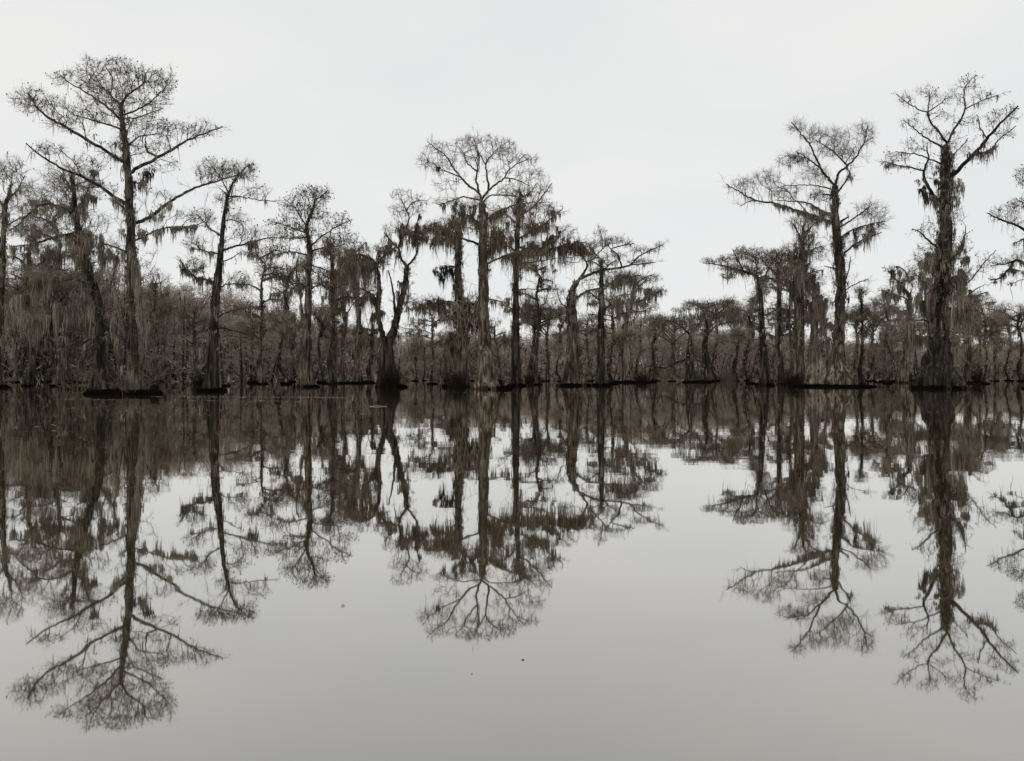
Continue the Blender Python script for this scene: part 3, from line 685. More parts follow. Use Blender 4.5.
build_tree('little curled cypress hung with tufts, at the left foot of the shaggy moss-covered giant', 382.8,
    [(903,383,5.5),(904,374,4),(905,350,3),(908,320,2.8),(909,298,2.4),(903,287,2)],
    [(1.4,[(903,288),(899,284),(907,280),(917,275)]),(1.1,[(909,300),(900,296),(890,298)]),(1.1,[(900,284),(893,277),(888,270)]),(1.,[(909,280),(904,270),(896,266)]),(1.,[(907,310),(897,312),(888,308)])],
    [(892,270,12,5,.7),(900,280,14,7,.6),(888,292,12,8,.7),(885,310,12,6,.8),(910,272,10,8,.6)],
    moss=[(900,280,16,10,40,18),(890,296,12,8,34,22),(905,310,8,12,34,40)], dark_moss=[(893,268,5,4,7,10),(884,290,5,4,6,12),(908,330,5,10,8,24)],
    mossk=20, mosslen=10, seed=22, rt=.014, wid=.07)
build_tree('shaggy giant cypress on the right, trunk buried in moss beneath a candelabra of bare limbs', 388.6,
    [(939,389,24),(938,380,19),(938,362,14),(938,335,11.5),(939,305,10.5),(941,278,8.6),(944,250,7.3),(945,225,6.4),(945,200,6.2),(946,180,5.6),(946,160,4.8),(946,146,3.5)],
    [(1.5,[(947,143),(955,128),(961,119),(965,109),(964,97),(966,86),(976,75)]),(.8,[(965,109),(979,102),(998,95)]),
     (1.5,[(945,142),(939,132),(931,123),(928,112),(929,102),(930,94)]),(.8,[(928,111),(919,110),(908,103),(896,94)]),(.8,[(928,111),(937,106),(946,98)]),
     (1.2,[(943,150),(928,139),(917,131),(904,120)]),
     (2.9,[(948,178),(954,174),(963,165),(976,152),(987,139),(998,126),(1009,115),(1018,106)]),(1.,[(973,155),(990,150),(1000,139),(1016,126)]),(.8,[(985,138),(980,126),(978,116)]),
     (2.4,[(942,206),(935,197),(929,188),(924,178),(925,168),(928,159),(927,146)]),(1.1,[(922,171),(908,167),(895,165),(884,161)]),(1.1,[(945,168),(935,161),(922,156),(906,153),(895,152)]),
     (1.6,[(941,252),(930,242),(920,232),(912,229)]),(1.3,[(946,262),(957,254),(964,236),(966,226)]),(.9,[(944,300),(958,292),(972,278),(984,263),(996,250)]),
     (1.3,[(936,290),(922,280),(914,272)]),(1.3,[(944,285),(958,275),(970,272)]),(1.3,[(940,320),(955,312),(968,310)]),(1.3,[(936,325),(920,320),(908,322)]),(.8,[(948,160),(958,150),(968,138)]),(1.2,[(936,342),(920,336),(908,338)])],
    [(970,82,12,8,.75),(985,96,13,6,.65),(955,92,10,8,.5),(928,92,12,7,.75),(944,100,10,6,.6),(906,99,10,6,.6),(943,115,12,6,.5),(910,123,12,7,.6),(966,120,14,7,.5),(995,118,12,9,.6),(1012,112,10,9,.6),(1005,134,11,6,.6),(898,157,14,6,.7),(915,145,14,7,.6),(948,140,14,8,.6),(962,150,10,7,.5),(930,130,12,6,.5),(888,164,8,4,.6),
     (925,255,14,14,.8),(962,250,12,14,.6),(985,262,12,12,.35),(918,280,14,10,.8),(965,275,12,12,.8),(912,320,12,10),(962,312,12,10),(940,250,12,16,.6),(912,336,14,8),(930,300,16,16,.8),(955,338,12,12,.8),(926,228,10,14,.5),(955,215,10,14,.5)],
    moss=[(945,185,9,26,44,26),(950,160,9,10,16,20),(930,270,10,20,40,34),(938,200,8,12,26,30),(955,190,8,16,26,30),(946,250,10,24,50,30),(932,268,14,14,60,40),(955,280,12,16,60,50),(922,300,12,14,60,50),(945,310,16,14,80,50),(912,330,12,10,50,40),(966,315,10,12,50,44),(938,345,14,12,70,34),(898,165,14,4,14,12),(990,152,16,8,14,16),(955,345,10,10,30,34),(965,250,8,16,26,22),(925,345,10,10,30,30)],
    dark_moss=[(924,190,4,6,10,34),(930,195,5,6,8,26),(942,185,9,14,34,22),(975,155,8,5,9,16),(985,152,6,5,5,14),(937,172,4,8,8,18),(920,178,4,6,4,12),(938,310,10,14,30,30),(936,338,7,8,22,28),(942,225,6,14,14,16)],
    mossk=50, mosslen=10, seed=23, bark=M_BARKD, tmoss=2.2, flute=12, fl_h=3., dens=15, rt=.0098, mat=(0,25,3.0), sprays=4, cones=.16, mdens=11)
build_tree('mossy cypress holding a dark ball-shaped tuft, right foot of the shaggy giant', 383.2,
    [(968,383,6),(967,374,4.4),(969,345,3.1),(971,312,2.6),(970,290,2)],
    [(1.2,[(971,318),(976,322),(978,330)]),(1.2,[(970,300),(980,294),(988,292)]),(1.2,[(970,304),(962,298),(956,296)]),(1.,[(967,362),(974,352),(979,344)]),(1.,[(967,366),(960,356),(956,350)])],
    [(970,300,16,8),(978,312,10,8),(960,305,10,8),(980,296,12,5)],
    moss=[(968,304,14,8,60,34),(976,316,10,8,40,30),(960,318,8,8,30,34)], dark_moss=[(977,328,5,6,22,16)],
    mossk=20, mosslen=12, seed=24, rt=.014, wid=.07, mat=(0,10,1.6))
build_tree('cypress cut off by the right edge, only its moss-hung left boughs showing', 388.8,
    [(1046,389,16),(1045,378,12),(1045,350,8),(1044,300,7),(1042,250,6),(1042,200,4),(1043,165,2)],
    [(2.,[(1042,242),(1020,227),(1001,220),(987,213)]),(1.4,[(1030,234),(1022,240),(1014,243)]),(2.4,[(1044,282),(1030,268),(1016,260),(1009,269),(1000,278),(990,280)]),(1.2,[(1016,261),(1005,264),(990,265)]),(1.2,[(1009,269),(1016,270),(1024,271)]),
     (1.,[(1026,278),(1018,281),(1010,284)]),(1.3,[(1042,225),(1030,208),(1016,198)]),(1.5,[(1042,210),(1060,196),(1080,186)]),(1.5,[(1043,250),(1066,240),(1090,232)]),(1.2,[(1042,190),(1034,176),(1026,166)]),(1.2,[(1043,172),(1054,158),(1062,150)])],
    [(1000,212,14,7,.6),(1018,206,14,9,.8),(1016,222,10,6,.6),(1004,262,14,4,.9),(1020,256,9,5),(1034,176,22,14),(1062,160,24,14),(1080,190,24,12),(1088,232,22,10),(1045,205,20,12)],
    moss=[(1004,272,12,5,16,18),(1018,266,8,5,14,14),(1018,240,6,4,5,10),(1044,240,20,30,30,26),(1080,236,22,8,26,26)], dark_moss=[(995,279,7,3,6,8),(1010,284,3,3,5,7)],
    mossk=30, mosslen=12, seed=25, cones=.1, dens=14, bark=M_BARKD, mat=(0,20,2.6))

# ------------------------------------------------------------------ smaller cypresses further back: a few kinds, then copies
def proto_spec(seed, H, spread, style):
    r = np.random.default_rng(seed); X = 512.; yb = 387.
    lean = r.uniform(-.12, .12); w = r.uniform(2.6, 3.8) * (H / 110)
    tr = []; x = X
    if style == 'tiers': w *= .6; lean *= .5
    for f in (0, .06, .15, .35, .55, .75, .9):
        tr.append((X + lean * H * f + r.normal(0, 1.2 if f > 0 else 0), yb - H * f, w * (1.6 if f == 0 else 1.25 if f < .1 else 1.1 if f < .2 else 1 - .65 * f)))
    limbs = []; blobs = []; moss = []
    if style == 'umbrella':
        for q in range(9):
            f = r.uniform(.55, .9); sx = 1 if q % 2 else -1; L = spread * r.uniform(.5, 1.05) * (1.1 - .3 * f); x0 = X + lean * H * f; y0 = yb - H * f
            top = yb - H * (.88 + .12 * r.uniform(-.6, 1))
            limbs.append((w * .42, [(x0, y0), (x0 + sx * L * .4, y0 - (y0 - top) * .55), (x0 + sx * L * .8, top + 2), (x0 + sx * L, top + 1)]))
            blobs.append((x0 + sx * L * .75, top, L * .5, r.uniform(3.5, 6.5)))
        blobs.append((X + lean * H, yb - H, spread * .6, 5))
        moss = [(b[0], b[1] + 6, b[2], 7, 14, 16) for b in blobs]
    elif style == 'dome':
        for q in range(9):
            f = r.uniform(.35, .85); sx = 1 if q % 2 else -1; L = spread * r.uniform(.6, 1.) * (1.15 - f * .7); x0 = X + lean * H * f; y0 = yb - H * f
            limbs.append((w * .4, [(x0, y0), (x0 + sx * L * .5, y0 - L * .35), (x0 + sx * L, y0 - L * .5)]))
            blobs.append((x0 + sx * L * .8, y0 - L * .5, L * .45, L * .3))
        blobs.append((X + lean * H, yb - H * .95, spread * .5, H * .08))
        moss = [(b[0], b[1] + 4, b[2], 8, 14, 20) for b in blobs]
    elif style == 'tiers':  # bare, open, level tiers of fine twigs
        for q in range(12):
            f = r.uniform(.42, .97); sx = 1 if q % 2 else -1; L = spread * r.uniform(.5, 1.) * (1.25 - f * .7); x0 = X + lean * H * f; y0 = yb - H * f
            limbs.append((w * .5, [(x0, y0), (x0 + sx * L * .4, y0 - L * .18), (x0 + sx * L, y0 - L * .22)]))
            blobs.append((x0 + sx * L * .7, y0 - L * .28, L * .5, L * .13 + 2, .8))
        blobs.append((X + lean * H, yb - H * .97, spread * .4, H * .05))
        moss = [(b[0], b[1] + 4, b[2], 8, 9, 14) for b in blobs]
    else:  # curtain: narrow, wrapped in hanging moss
        for q in range(9):
            f = r.uniform(.3, .9); sx = 1 if q % 2 else -1; L = spread * r.uniform(.4, .8); x0 = X + lean * H * f; y0 = yb - H * f
            limbs.append((w * .4, [(x0, y0), (x0 + sx * L * .6, y0 - L * .3), (x0 + sx * L, y0 - L * .2)]))
            blobs.append((x0 + sx * L * .7, y0 - L * .3, L * .45, L * .35))
        moss = [(b[0], b[1] + 4, b[2] * 1.2, 10, 30, 30) for b in blobs]
    return tr, limbs, blobs, moss

PROTOS = []
for i, (H, sp, st, tw, mm, bk) in enumerate([
        (95, 42, 'umbrella', M_TWIG, M_MOSS, M_BARKD), (110, 36, 'dome', M_TWIGR, M_MOSSB, M_BARK), (100, 24, 'curtain', M_TWIGG, M_MOSS, M_BARK), (85, 46, 'umbrella', M_TWIGR, M_MOSS, M_BARKD),
        (120, 40, 'dome', M_TWIG, M_MOSS, M_BARK), (90, 28, 'curtain', M_TWIG, M_MOSSB, M_BARKD), (75, 38, 'dome', M_TWIGR, M_MOSS, M_BARK), (105, 50, 'umbrella', M_TWIG, M_MOSSB, M_BARK), (150, 46, 'tiers', M_TWIG, M_MOSSB, M_BARKD), (140, 40, 'tiers', M_TWIG, M_MOSS, M_BARK), (92, 44, 'tiers', M_TWIGG, M_MOSS, M_BARKD)]):
    tr, li, bl, mo = proto_spec(50 + i, H, sp, st)
    o = build_tree('x', 387., tr, li, bl, mo, mossk=8, mosslen=12, seed=60 + i, bark=bk, twig=tw, mossmat=mm, flute=6, fl_h=.8, dens=5.5, tmoss=.4, mat=(0, (6.5 if st != 'tiers' else 5.5), 1.3), rt=.014, wid=.075, sprays=5, slen=(.3, .8), mdens=4, hair=.7, group='far cypresses along the back shore', extra=4)
    PROTOS.append((o, H * ydist(387.) / F * 1.02, [False]))

def copy_tree(o):
    c = o.copy(); COL.objects.link(c)
    for ch in o.children:
        d = ch.copy(); COL.objects.link(d); d.parent = c; d.matrix_parent_inverse = ch.matrix_parent_inverse.copy()
    return c

# (x, waterline row, top row, kind)
far = [(28,386.2,222,8),(58,386.0,196,9),(262,384.2,248,9),(286,384.2,262,10),(333,384.4,236,8),(432,384.2,300,10),(538,384.8,262,9),(612,384.2,292,10),(750,383.6,288,10),(790,384.4,262,9),(862,383.8,286,8),(888,383.8,300,10),(985,383.8,300,10),(-50,386,210,8),
       (-95,382.5,262,4),(-60,382.4,255,7),(-28,382.6,262,1),(18,382.7,266,4),(36,382.0,268,1),(52,382.6,262,0),(68,382.2,268,6),(84,382.5,262,1),(157,382.1,268,1),(197,382.7,298,4),
       (252,382.8,304,10),(258,382.3,304,1),(291,382.2,310,6),(321,382.3,306,3),(333,382.0,310,4),(368,382.2,304,5),(415,381.3,336,6),(424,381.0,334,10),(447,381.2,333,3),
       (472,381.3,330,6),(500,381.3,318,1),(531,381.8,296,0),(546,381.5,304,7),(560,381.6,318,10),(590,381.5,312,4),(611,381.6,322,1),(640,381.6,318,10),(655,381.3,316,3),(672,381.5,318,7),(716,381.2,300,10),(735,381.3,306,3),(748,381.2,314,10),
       (773,381.2,318,4),(792,381.2,300,0),(826,381.3,310,2),(858,381.8,306,7),(871,381.4,304,7),(884,381.5,322,6),(894,381.1,330,2),(917,381.3,316,0),(950,381.2,322,3),(981,381.4,314,7),(995,381.5,308,1),(1009,381.2,314,10),(1022,381.5,306,3),(1062,381.5,306,4),(1095,381.6,300,7)]
LM = [(-400, -10, 'left of the leaning cypress at the left edge'), (-10, 101, 'between the left-edge cypress and the moss-choked one'), (101, 133, 'between the moss-choked and the tallest left cypress'), (133, 212, 'between the tallest left cypress and the slim bent one'),
      (212, 307, 'between the slim bent cypress and the dotted-crown one'), (307, 389, 'between the dotted-crown cypress and the black forked one'), (389, 486, 'between the black forked cypress and the central giant'),
      (486, 572, 'between the central giant and the crooked windswept cypress'), (572, 692, 'between the crooked windswept cypress and the twin-stemmed pair'), (692, 764, 'between the twin-stemmed pair and the left-pointing cypress'),
      (764, 840, 'behind the mossy clump right of the left-pointing cypress'), (840, 938, 'between the tall long-boughed cypress and the shaggy giant'), (938, 1400, 'right of the shaggy giant')]
ORD = ['first', 'second', 'third', 'fourth', 'fifth', 'sixth', 'seventh', 'eighth', 'ninth', 'tenth', 'eleventh', 'twelfth', 'thirteenth']
random.seed(9)
bins = {}
for f in sorted(far):
    for q, (a, b_, t) in enumerate(LM):
        if a <= f[0] < b_: bins.setdefault(q, []).append(f)
rr = np.random.default_rng(77)
for q, lst in bins.items():
    for n_, (x, yb, yt, k) in enumerate(lst):
        o, H0, used = PROTOS[k]
        c = o if not used[0] else copy_tree(o)
        used[0] = True
        yb = yb - (.3 if yb < 383.2 else 0.); Y = ydist(yb); s = (yb - yt) / F * Y / H0
        c.location = (float((x - 512) / F * Y), Y, 0)
        c.rotation_euler = (0, 0, float(rr.uniform(0, 6.28))); c.scale = (s * float(rr.uniform(.9, 1.15)),) * 2 + (s,)
        if len(lst) == 1: c['label'] = 'far low cypress ' + LM[q][2]
        else: c['label'] = ORD[n_] + ' far cypress from the left ' + LM[q][2]
        c['category'] = 'tree'; c['group'] = 'far cypresses along the back shore'

# ------------------------------------------------------------------ shrubs, knees and islets at the waterline
def shrub(label, x, yb, wpx, hpx, n, mat, name='dark_shrub', cat='shrub', seed=0, thick=.02, arch=.5, group=None, mossy=0):
    r = np.random.default_rng(seed); Y = ydist(yb); s = Y / F; c = pt(x, yb, Y); c[2] = 0
    root = empty(name, tuple(c)); tag(root, label, cat, group)
    sb = Buf(); tb = Buf(); P = []
    for i in range(n):
        a = r.uniform(0, 6.28); d = r.uniform(0, .75) * wpx * s; h = hpx * s * r.uniform(.2, 1.05) * r.uniform(.6, 1.0)
        b0 = c + [math.cos(a) * d, math.sin(a) * d, -.1]; o = r.uniform(.2, 1) * wpx * s * arch
        C = catmull([b0, b0 + [math.cos(a) * o * .3, math.sin(a) * o * .3, h * .6], b0 + [math.cos(a) * o, math.sin(a) * o, h * r.uniform(.75, 1)]], .15)
        R = np.linspace(thick, thick * .4, len(C)); sb.add(*tube(C, R, 5, rough=0))
        P.append(C[len(C) // 4:])
    P = np.vstack(P); S = P[r.integers(0, len(P), n * 14)]
    D = r.normal(0, 1, (len(S), 3)) + [0, 0, .35]; D /= np.linalg.norm(D, axis=1, keepdims=True)
    L = r.uniform(.15, .5, (len(S), 1)) * max(1, s / .1); k = thick * .35
    tb.add(*prisms(S, S + D * L, np.full(len(S), k), np.full(len(S), k * .5)))
    S2 = S + D * L * r.uniform(.3, 1, (len(S), 1)); D2 = D + r.normal(0, .7, (len(S), 3))
    tb.add(*prisms(S2, S2 + D2 * L * .4, np.full(len(S), k * .8), np.full(len(S), k * .4)))
    sb.build('stems', mat, root); tb.build('twigs', mat, root)
    return root

M_DARKTW = fibre_material('black_twigs', (.006, .005, .004), (.026, .021, .017), 1.)
shrub('black brushy shrub smothering the foot of the forked cypress', 390, 387.6, 12, 21, 130, M_DARKTW, seed=1, thick=.022)
shrub('dark shrub under the left side of the central giant', 456, 387.2, 12, 22, 90, M_DARKTW, seed=2)
shrub('small dark shrub at the right foot of the central giant', 499, 388.2, 6, 14, 45, M_DARKTW, seed=3)
shrub('dark round shrub left of the wide pale-footed snag', 794, 385.9, 11, 20, 100, M_DARKTW, seed=4)
shrub('ragged dark shrub on the right end of the long root islet at left', 153, 393.6, 9, 16, 60, M_DARKTW, seed=5, thick=.016)
shrub('pale tangle of bare stems between the two left cypresses', 132, 394.4, 22, 42, 22, M_TWIG, name='buttonbush', seed=6, thick=.018, arch=1.1)
shrub('pale arching bush left of the moss-choked cypress', 78, 389.6, 20, 38, 26, M_TWIG, name='buttonbush', seed=7, thick=.022, arch=.8)
shrub('dark low shrub hugging the left side of the slim bent cypress', 199, 386.5, 8, 20, 50, M_DARKTW, seed=8)
shrub('low dark bush on the open water line right of the dark straight cypress', 531, 381.6, 7, 9, 50, M_DARKTW, seed=9, thick=.04)
shrub('reddish bare bush beside the right stem of the twin-stemmed pair', 728, 381.6, 9, 14, 60, M_TWIG, name='bare_bush', seed=10, thick=.035)
shrub('dark low bush at the far waterline, right of the small mossy cypress with drooping branch', 641, 382.2, 8, 11, 50, M_DARKTW, seed=11, thick=.035)
shrub('bushy dark clump behind the right side of the shaggy giant', 975, 383.2, 8, 18, 60, M_DARKTW, seed=12, thick=.03)
shrub('spiky dark clump left of the shaggy giant', 906, 382.4, 7, 16, 50, M_DARKTW, seed=13, thick=.035)

def islet(label, x, yb, hw, hpx, seed, dy=.35):
    Y = ydist(yb); s = Y / F; b = Buf(); b.add(*mat_disc((x - 512) / F * Y, Y, hw * s, hw * s * dy, hpx * s, seed))
    V = np.concatenate(b.V); me_fs = [np.concatenate(v) for v in b.F.values()]
    o = mesh_np('root_islet', V - np.array([(x - 512) / F * Y, Y, 0]), me_fs, M_PEAT); o.location = ((x - 512) / F * Y, Y, 0)
    tag(o, label, 'islet', 'low black islets of roots and peat'); return o
islet('long black root islet carrying the two left cypresses', 124, 394.4, 37, 3.6, 1, .3)
islet('flat black islet strip left of the long root islet', 75, 389.2, 15, 1.9, 2)
islet('thin black islet strip below the moss-curtained cypress', 345, 383.6, 27, 1.1, 3)
islet('short black islet between the slim bent and the dotted-crown cypress', 258, 383.6, 10, 1.3, 4)
islet('tiny black islet just right of the slim bent cypress foot', 226, 386.2, 4, 1.6, 5)
islet('black islet strip left of the twin-stemmed pair below the drooping-branch cypress', 640, 382.6, 14, 1.2, 6)
islet('short black islet between the tall long-boughed cypress and the shaggy giant', 890, 382.4, 14, 1., 7)

def knee(label, x, yb, hpx, seed):
    Y = ydist(yb); s = Y / F; h = hpx * s; r = np.random.default_rng(seed)
    P = np.array([[0, 0, -.2], [0, 0, h * .3], [r.normal(0, .03), 0, h * .7], [r.normal(0, .05), 0, h]]); R = np.array([h * .3, h * .2, h * .12, h * .06])
    C = catmull(np.column_stack([P, R]), .06); V, f = tube(C[:, :3], C[:, 3], 12, 5, h * .5, seed, rough=.06)
    o = mesh_np('cypress_knee', V, f, M_BARKP, smooth=True); o.location = ((x - 512) / F * Y, Y, 0); tag(o, label, 'cypress knee', 'cypress knees poking out of the water')
knee('pale pointed cypress knee left of the slim bent cypress', 188, 384.5, 9, 1)
knee('pale pointed cypress knee right of the slim bent cypress', 229, 384.6, 9, 2)
knee('squat cypress knee at the left foot of the dotted-crown cypress', 286, 384.2, 7, 3)
knee('thin cypress knee near the left frame edge behind the leaning cypress', 22, 384.6, 8, 4)

# ------------------------------------------------------------------ dry reed strips on the far bank
def reeds(label, x0, x1, yb, hpx, seed):
    r = np.random.default_rng(seed); Y = ydist(yb); s = Y / F; n = int((x1 - x0) * 60)
    c = pt((x0 + x1) / 2, yb, Y); c[2] = 0
    P0 = np.stack([r.uniform(x0 - 512, x1 - 512, n) / F * Y, Y + r.uniform(-.8, .8, n), np.zeros(n)], axis=1) - c
    L = r.uniform(.3, 1, n) * hpx * s
    dn = np.stack([r.normal(0, .25, n), r.normal(0, .25, n), np.ones(n)], axis=1)
    V, f = ribbons(P0, L, np.full(n, .09), np.zeros((n, 3)), r.uniform(0, 6.28, n), 2, .1, dn)
    o = mesh_np('reed_bed', V, f, M_REED); o.location = c; tag(o, label, 'reeds', 'strips of dry reed at the far waterline')
reeds('pale tan reed strip left of the left-pointing cypress', 735, 757, 380.6, 2.2, 1)
reeds('pale tan reed strip left of the twin-stemmed pair', 668, 685, 380.6, 2., 2)
reeds('small tan reed strip right of the tall long-boughed cypress', 868, 884, 380.6, 1.8, 3)

# ------------------------------------------------------------------ the far wood behind everything (one mass)
def prof(xs):
    return np.interp(xs, [-420, -60, 0, 60, 110, 150, 180, 205, 240, 270, 300, 340, 380, 405, 440, 470, 520, 560, 600, 650, 700, 760, 820, 870, 910, 960, 1024, 1450],
                     [285, 280, 280, 272, 276, 277, 284, 292, 304, 312, 318, 326, 336, 338, 341, 338, 338, 330, 327, 322, 330, 338, 340, 344, 346, 344, 346, 340])
def far_wood():
    r = np.random.default_rng(4); V_all = []
    def place(n, zpow, lo=-420, hi=1450):
        xs = r.uniform(lo, hi, n)
        dep = r.uniform(0, 1, n)
        Yn = np.interp(xs, [-420, 200, 330, 1450], [128, 134, 158, 166]); Y = Yn + dep * 44
        lump = 1 + .10 * np.sin(xs * .11 + dep * 9) + .08 * np.sin(xs * .047 + 2 + dep * 5) + .05 * np.sin(xs * .31)
        H = (HZ - prof(xs)) / F * Yn * lump + CH
        z = H * r.uniform(0.0, 1, n) ** zpow
        return np.stack([(xs - 512) / F * Y, Y, z], axis=1), H
    obs = []
    # moss-grey hanging texture
    P, H = place(110000, .85); L = r.uniform(.4, 1.7, len(P)); P[:, 2] = np.maximum(P[:, 2], L * .9)
    V, f = ribbons(P, L, r.uniform(.07, .18, len(P)), r.normal(0, .2, (len(P), 3)), r.uniform(0, 6.28, len(P)), 2, .3)
    # twig haze: half of it loose, half gathered in the flat spreading tops
    P, H = place(130000, .7); C, HC = place(950, .22); k = r.integers(0, len(C), 150000); rad = r.uniform(2.0, 5.5, len(C))[k]
    q = r.normal(0, 1, (len(k), 3)); q /= np.linalg.norm(q, axis=1, keepdims=True); q *= r.uniform(0, 1, (len(k), 1)) ** .4
    q[:, 2] = q[:, 2] * .2 - .16 * (q[:, 0] ** 2 + q[:, 1] ** 2)
    Pc = C[k] + q * rad[:, None]; Pc[:, 2] = np.maximum(Pc[:, 2], .3); P = np.vstack([P, Pc])
    P2, H2 = place(80000, .75, -150, 340); P = np.vstack([P, P2])
    D = r.normal(0, 1, P.shape) * [1, 1, .7] + [0, 0, .3]; D /= np.linalg.norm(D, axis=1, keepdims=True)
    L = r.uniform(.5, 1.6, (len(P), 1)); V2, f2 = prisms(P, P + D * L, np.full(len(P), .035), np.full(len(P), .012))
    # stems
    P, H = place(1500, 1.); n = len(P); P[:, 2] = -.3; T = P + np.stack([r.normal(0, 1.6, n), r.normal(0, 1.2, n), H * r.uniform(.5, .95, n)], axis=1)
    V3, f3 = prisms(P, T, r.uniform(.1, .26, n), np.full(n, .05), 6)
    # boughs rising from mid height into each flat top
    n = len(C) * 5; kc = r.integers(0, len(C), n); A = C[kc] * [1, 1, .55] + r.normal(0, .5, (n, 3)); B = C[kc] + r.normal(0, 1, (n, 3)) * [2., 2., .25]
    V4, f4 = prisms(A, B, np.full(n, .08), np.full(n, .025), 4)
    # dark brush at the water's edge, in broken clumps
    n = 30000; xs = r.uniform(-420, 1450, n); xs = xs[r.uniform(size=n) < .35 + .65 * (np.sin(xs * .13) + .6 * np.sin(xs * .37 + 1) > .2)]; n = len(xs)
    Yn = np.interp(xs, [-420, 200, 330, 1450], [127, 133, 157, 165]); Y = Yn + r.uniform(0, 16, n)
    P = np.stack([(xs - 512) / F * Y, Y, r.uniform(0, 1, n) ** 1.5 * (2. + .8 * np.sin(xs * .2) + .6 * np.sin(xs * .053))], axis=1); P[:, 2] = np.maximum(P[:, 2], 0)
    D = r.normal(0, 1, P.shape) + [0, 0, .5]; D /= np.linalg.norm(D, axis=1, keepdims=True)
    V5, f5 = prisms(P, P + D * r.uniform(.3, 1.1, (n, 1)), np.full(n, .05), np.full(n, .03))
    # pale-brown understory filling the lower third
    P, H = place(130000, 1.9); D = r.normal(0, 1, P.shape) * [1, 1, .8] + [0, 0, .5]; D /= np.linalg.norm(D, axis=1, keepdims=True)
    V6, f6 = prisms(P, P + D * r.uniform(.5, 1.8, (len(P), 1)), np.full(len(P), .075), np.full(len(P), .025))
    Vs = [V, V2, V3, V4, V5, V6]; fs = [f, f2, f3, f4, f5, f6]; off = np.cumsum([0] + [len(v) for v in Vs])
    F_ = np.concatenate([g_ + o_ for g_, o_ in zip(fs, off)])
    mi = np.concatenate([np.full(len(f), 0), np.full(len(f2), 1), np.full(len(f3), 2), np.full(len(f4), 2), np.full(len(f5), 3), np.full(len(f6), 1)])
    o = mesh_np('far_woods', np.concatenate(Vs), F_, [M_WMOSS, M_WTWIG, M_BARKD, M_DARKTW], midx=mi)
    tag(o, 'grey-brown mass of mossy bare woods along the whole far shore', 'woods', kind='stuff')
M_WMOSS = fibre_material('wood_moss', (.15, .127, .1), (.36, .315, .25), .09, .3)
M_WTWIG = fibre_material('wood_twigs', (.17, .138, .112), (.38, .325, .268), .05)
far_wood()

# ------------------------------------------------------------------ bank, water
def grid_mesh(name, xs, ys, zf, mat):
    X, Y = np.meshgrid(xs, ys); Z = zf(X, Y); V = np.stack([X, Y, Z], axis=-1).reshape(-1, 3); nx = len(xs); ny = len(ys)
    i = np.arange(ny - 1)[:, None] * nx; j = np.arange(nx - 1)[None]
    f = np.stack([i + j, i + j + 1, i + nx + j + 1, i + nx + j], axis=-1).reshape(-1, 4)
    return mesh_np(name, V, f, mat, smooth=True)
def bank_z(X, Y):
    px = 512 + F * X / np.maximum(Y, 1); Yn = np.interp(px, [-420, 200, 330, 1450], [129, 135, 160, 168])
    rise = np.interp(px, [-200, 300, 420, 1200], [8.5, 7.0, 3.6, 3.2]) * np.clip((Y - Yn - 44) / 40, 0, 1)
    return rise + np.clip((Y - Yn) * .25, -.4, .4) + .12 * np.sin(X * .7) * np.sin(Y * .5)
M_BANK = fibre_material('bank_soil', (.05, .04, .03), (.11, .088, .066), .6)
xs = np.linspace(-420, 420, 240); ys = np.concatenate([np.linspace(122, 240, 70), [400, 1500, 5000]])
bk = grid_mesh('far_bank', xs * 1.0, ys, bank_z, M_BANK)
tag(bk, 'low dark bank under the far woods', kind='structure')

m, nt, nd, lk = new_mat('still_brown_water')
out = N(nt, 'ShaderNodeOutputMaterial'); geo = N(nt, 'ShaderNodeNewGeometry')
mp = N(nt, 'ShaderNodeMapping'); mp.inputs['Scale'].default_value = (.4, 1.0, 1); lk.new(geo.outputs['Position'], mp.inputs['Vector'])
w1 = N(nt, 'ShaderNodeTexNoise'); w1.inputs['Scale'].default_value = 1.1; w1.inputs['Detail'].default_value = 2; lk.new(mp.outputs[0], w1.inputs['Vector'])
w2 = N(nt, 'ShaderNodeTexNoise'); w2.inputs['Scale'].default_value = .18; w2.inputs['Detail'].default_value = 1; lk.new(mp.outputs[0], w2.inputs['Vector'])
ad = N(nt, 'ShaderNodeMath', operation='MULTIPLY_ADD'); ad.inputs[1].default_value = 2.5; lk.new(w2.outputs['Fac'], ad.inputs[0]); lk.new(w1.outputs['Fac'], ad.inputs[2])
bp = N(nt, 'ShaderNodeBump'); bp.inputs['Strength'].default_value = 1.; bp.inputs['Distance'].default_value = .0016; lk.new(ad.outputs[0], bp.inputs['Height'])
lw = N(nt, 'ShaderNodeLayerWeight'); lw.inputs['Blend'].default_value = .5; lk.new(bp.outputs[0], lw.inputs['Normal'])
rp = ramp(nt, [(0, (.06,) * 3), (.5, (.375,) * 3), (.69, (.57,) * 3), (.83, (.76,) * 3), (1., (.97,) * 3)]); lk.new(lw.outputs['Facing'], rp.inputs[0])
nz = N(nt, 'ShaderNodeTexNoise'); nz.inputs['Scale'].default_value = .25; lk.new(geo.outputs['Position'], nz.inputs['Vector'])
wc = ramp(nt, [(.3, (.022, .017, .008)), (.7, (.032, .025, .013))]); lk.new(nz.outputs['Fac'], wc.inputs[0])
df = N(nt, 'ShaderNodeBsdfDiffuse'); lk.new(wc.outputs[0], df.inputs[0])
gl = N(nt, 'ShaderNodeBsdfGlossy'); gl.inputs['Roughness'].default_value = .02; gl.inputs['Color'].default_value = (.985, .97, .945, 1); lk.new(bp.outputs[0], gl.inputs['Normal'])
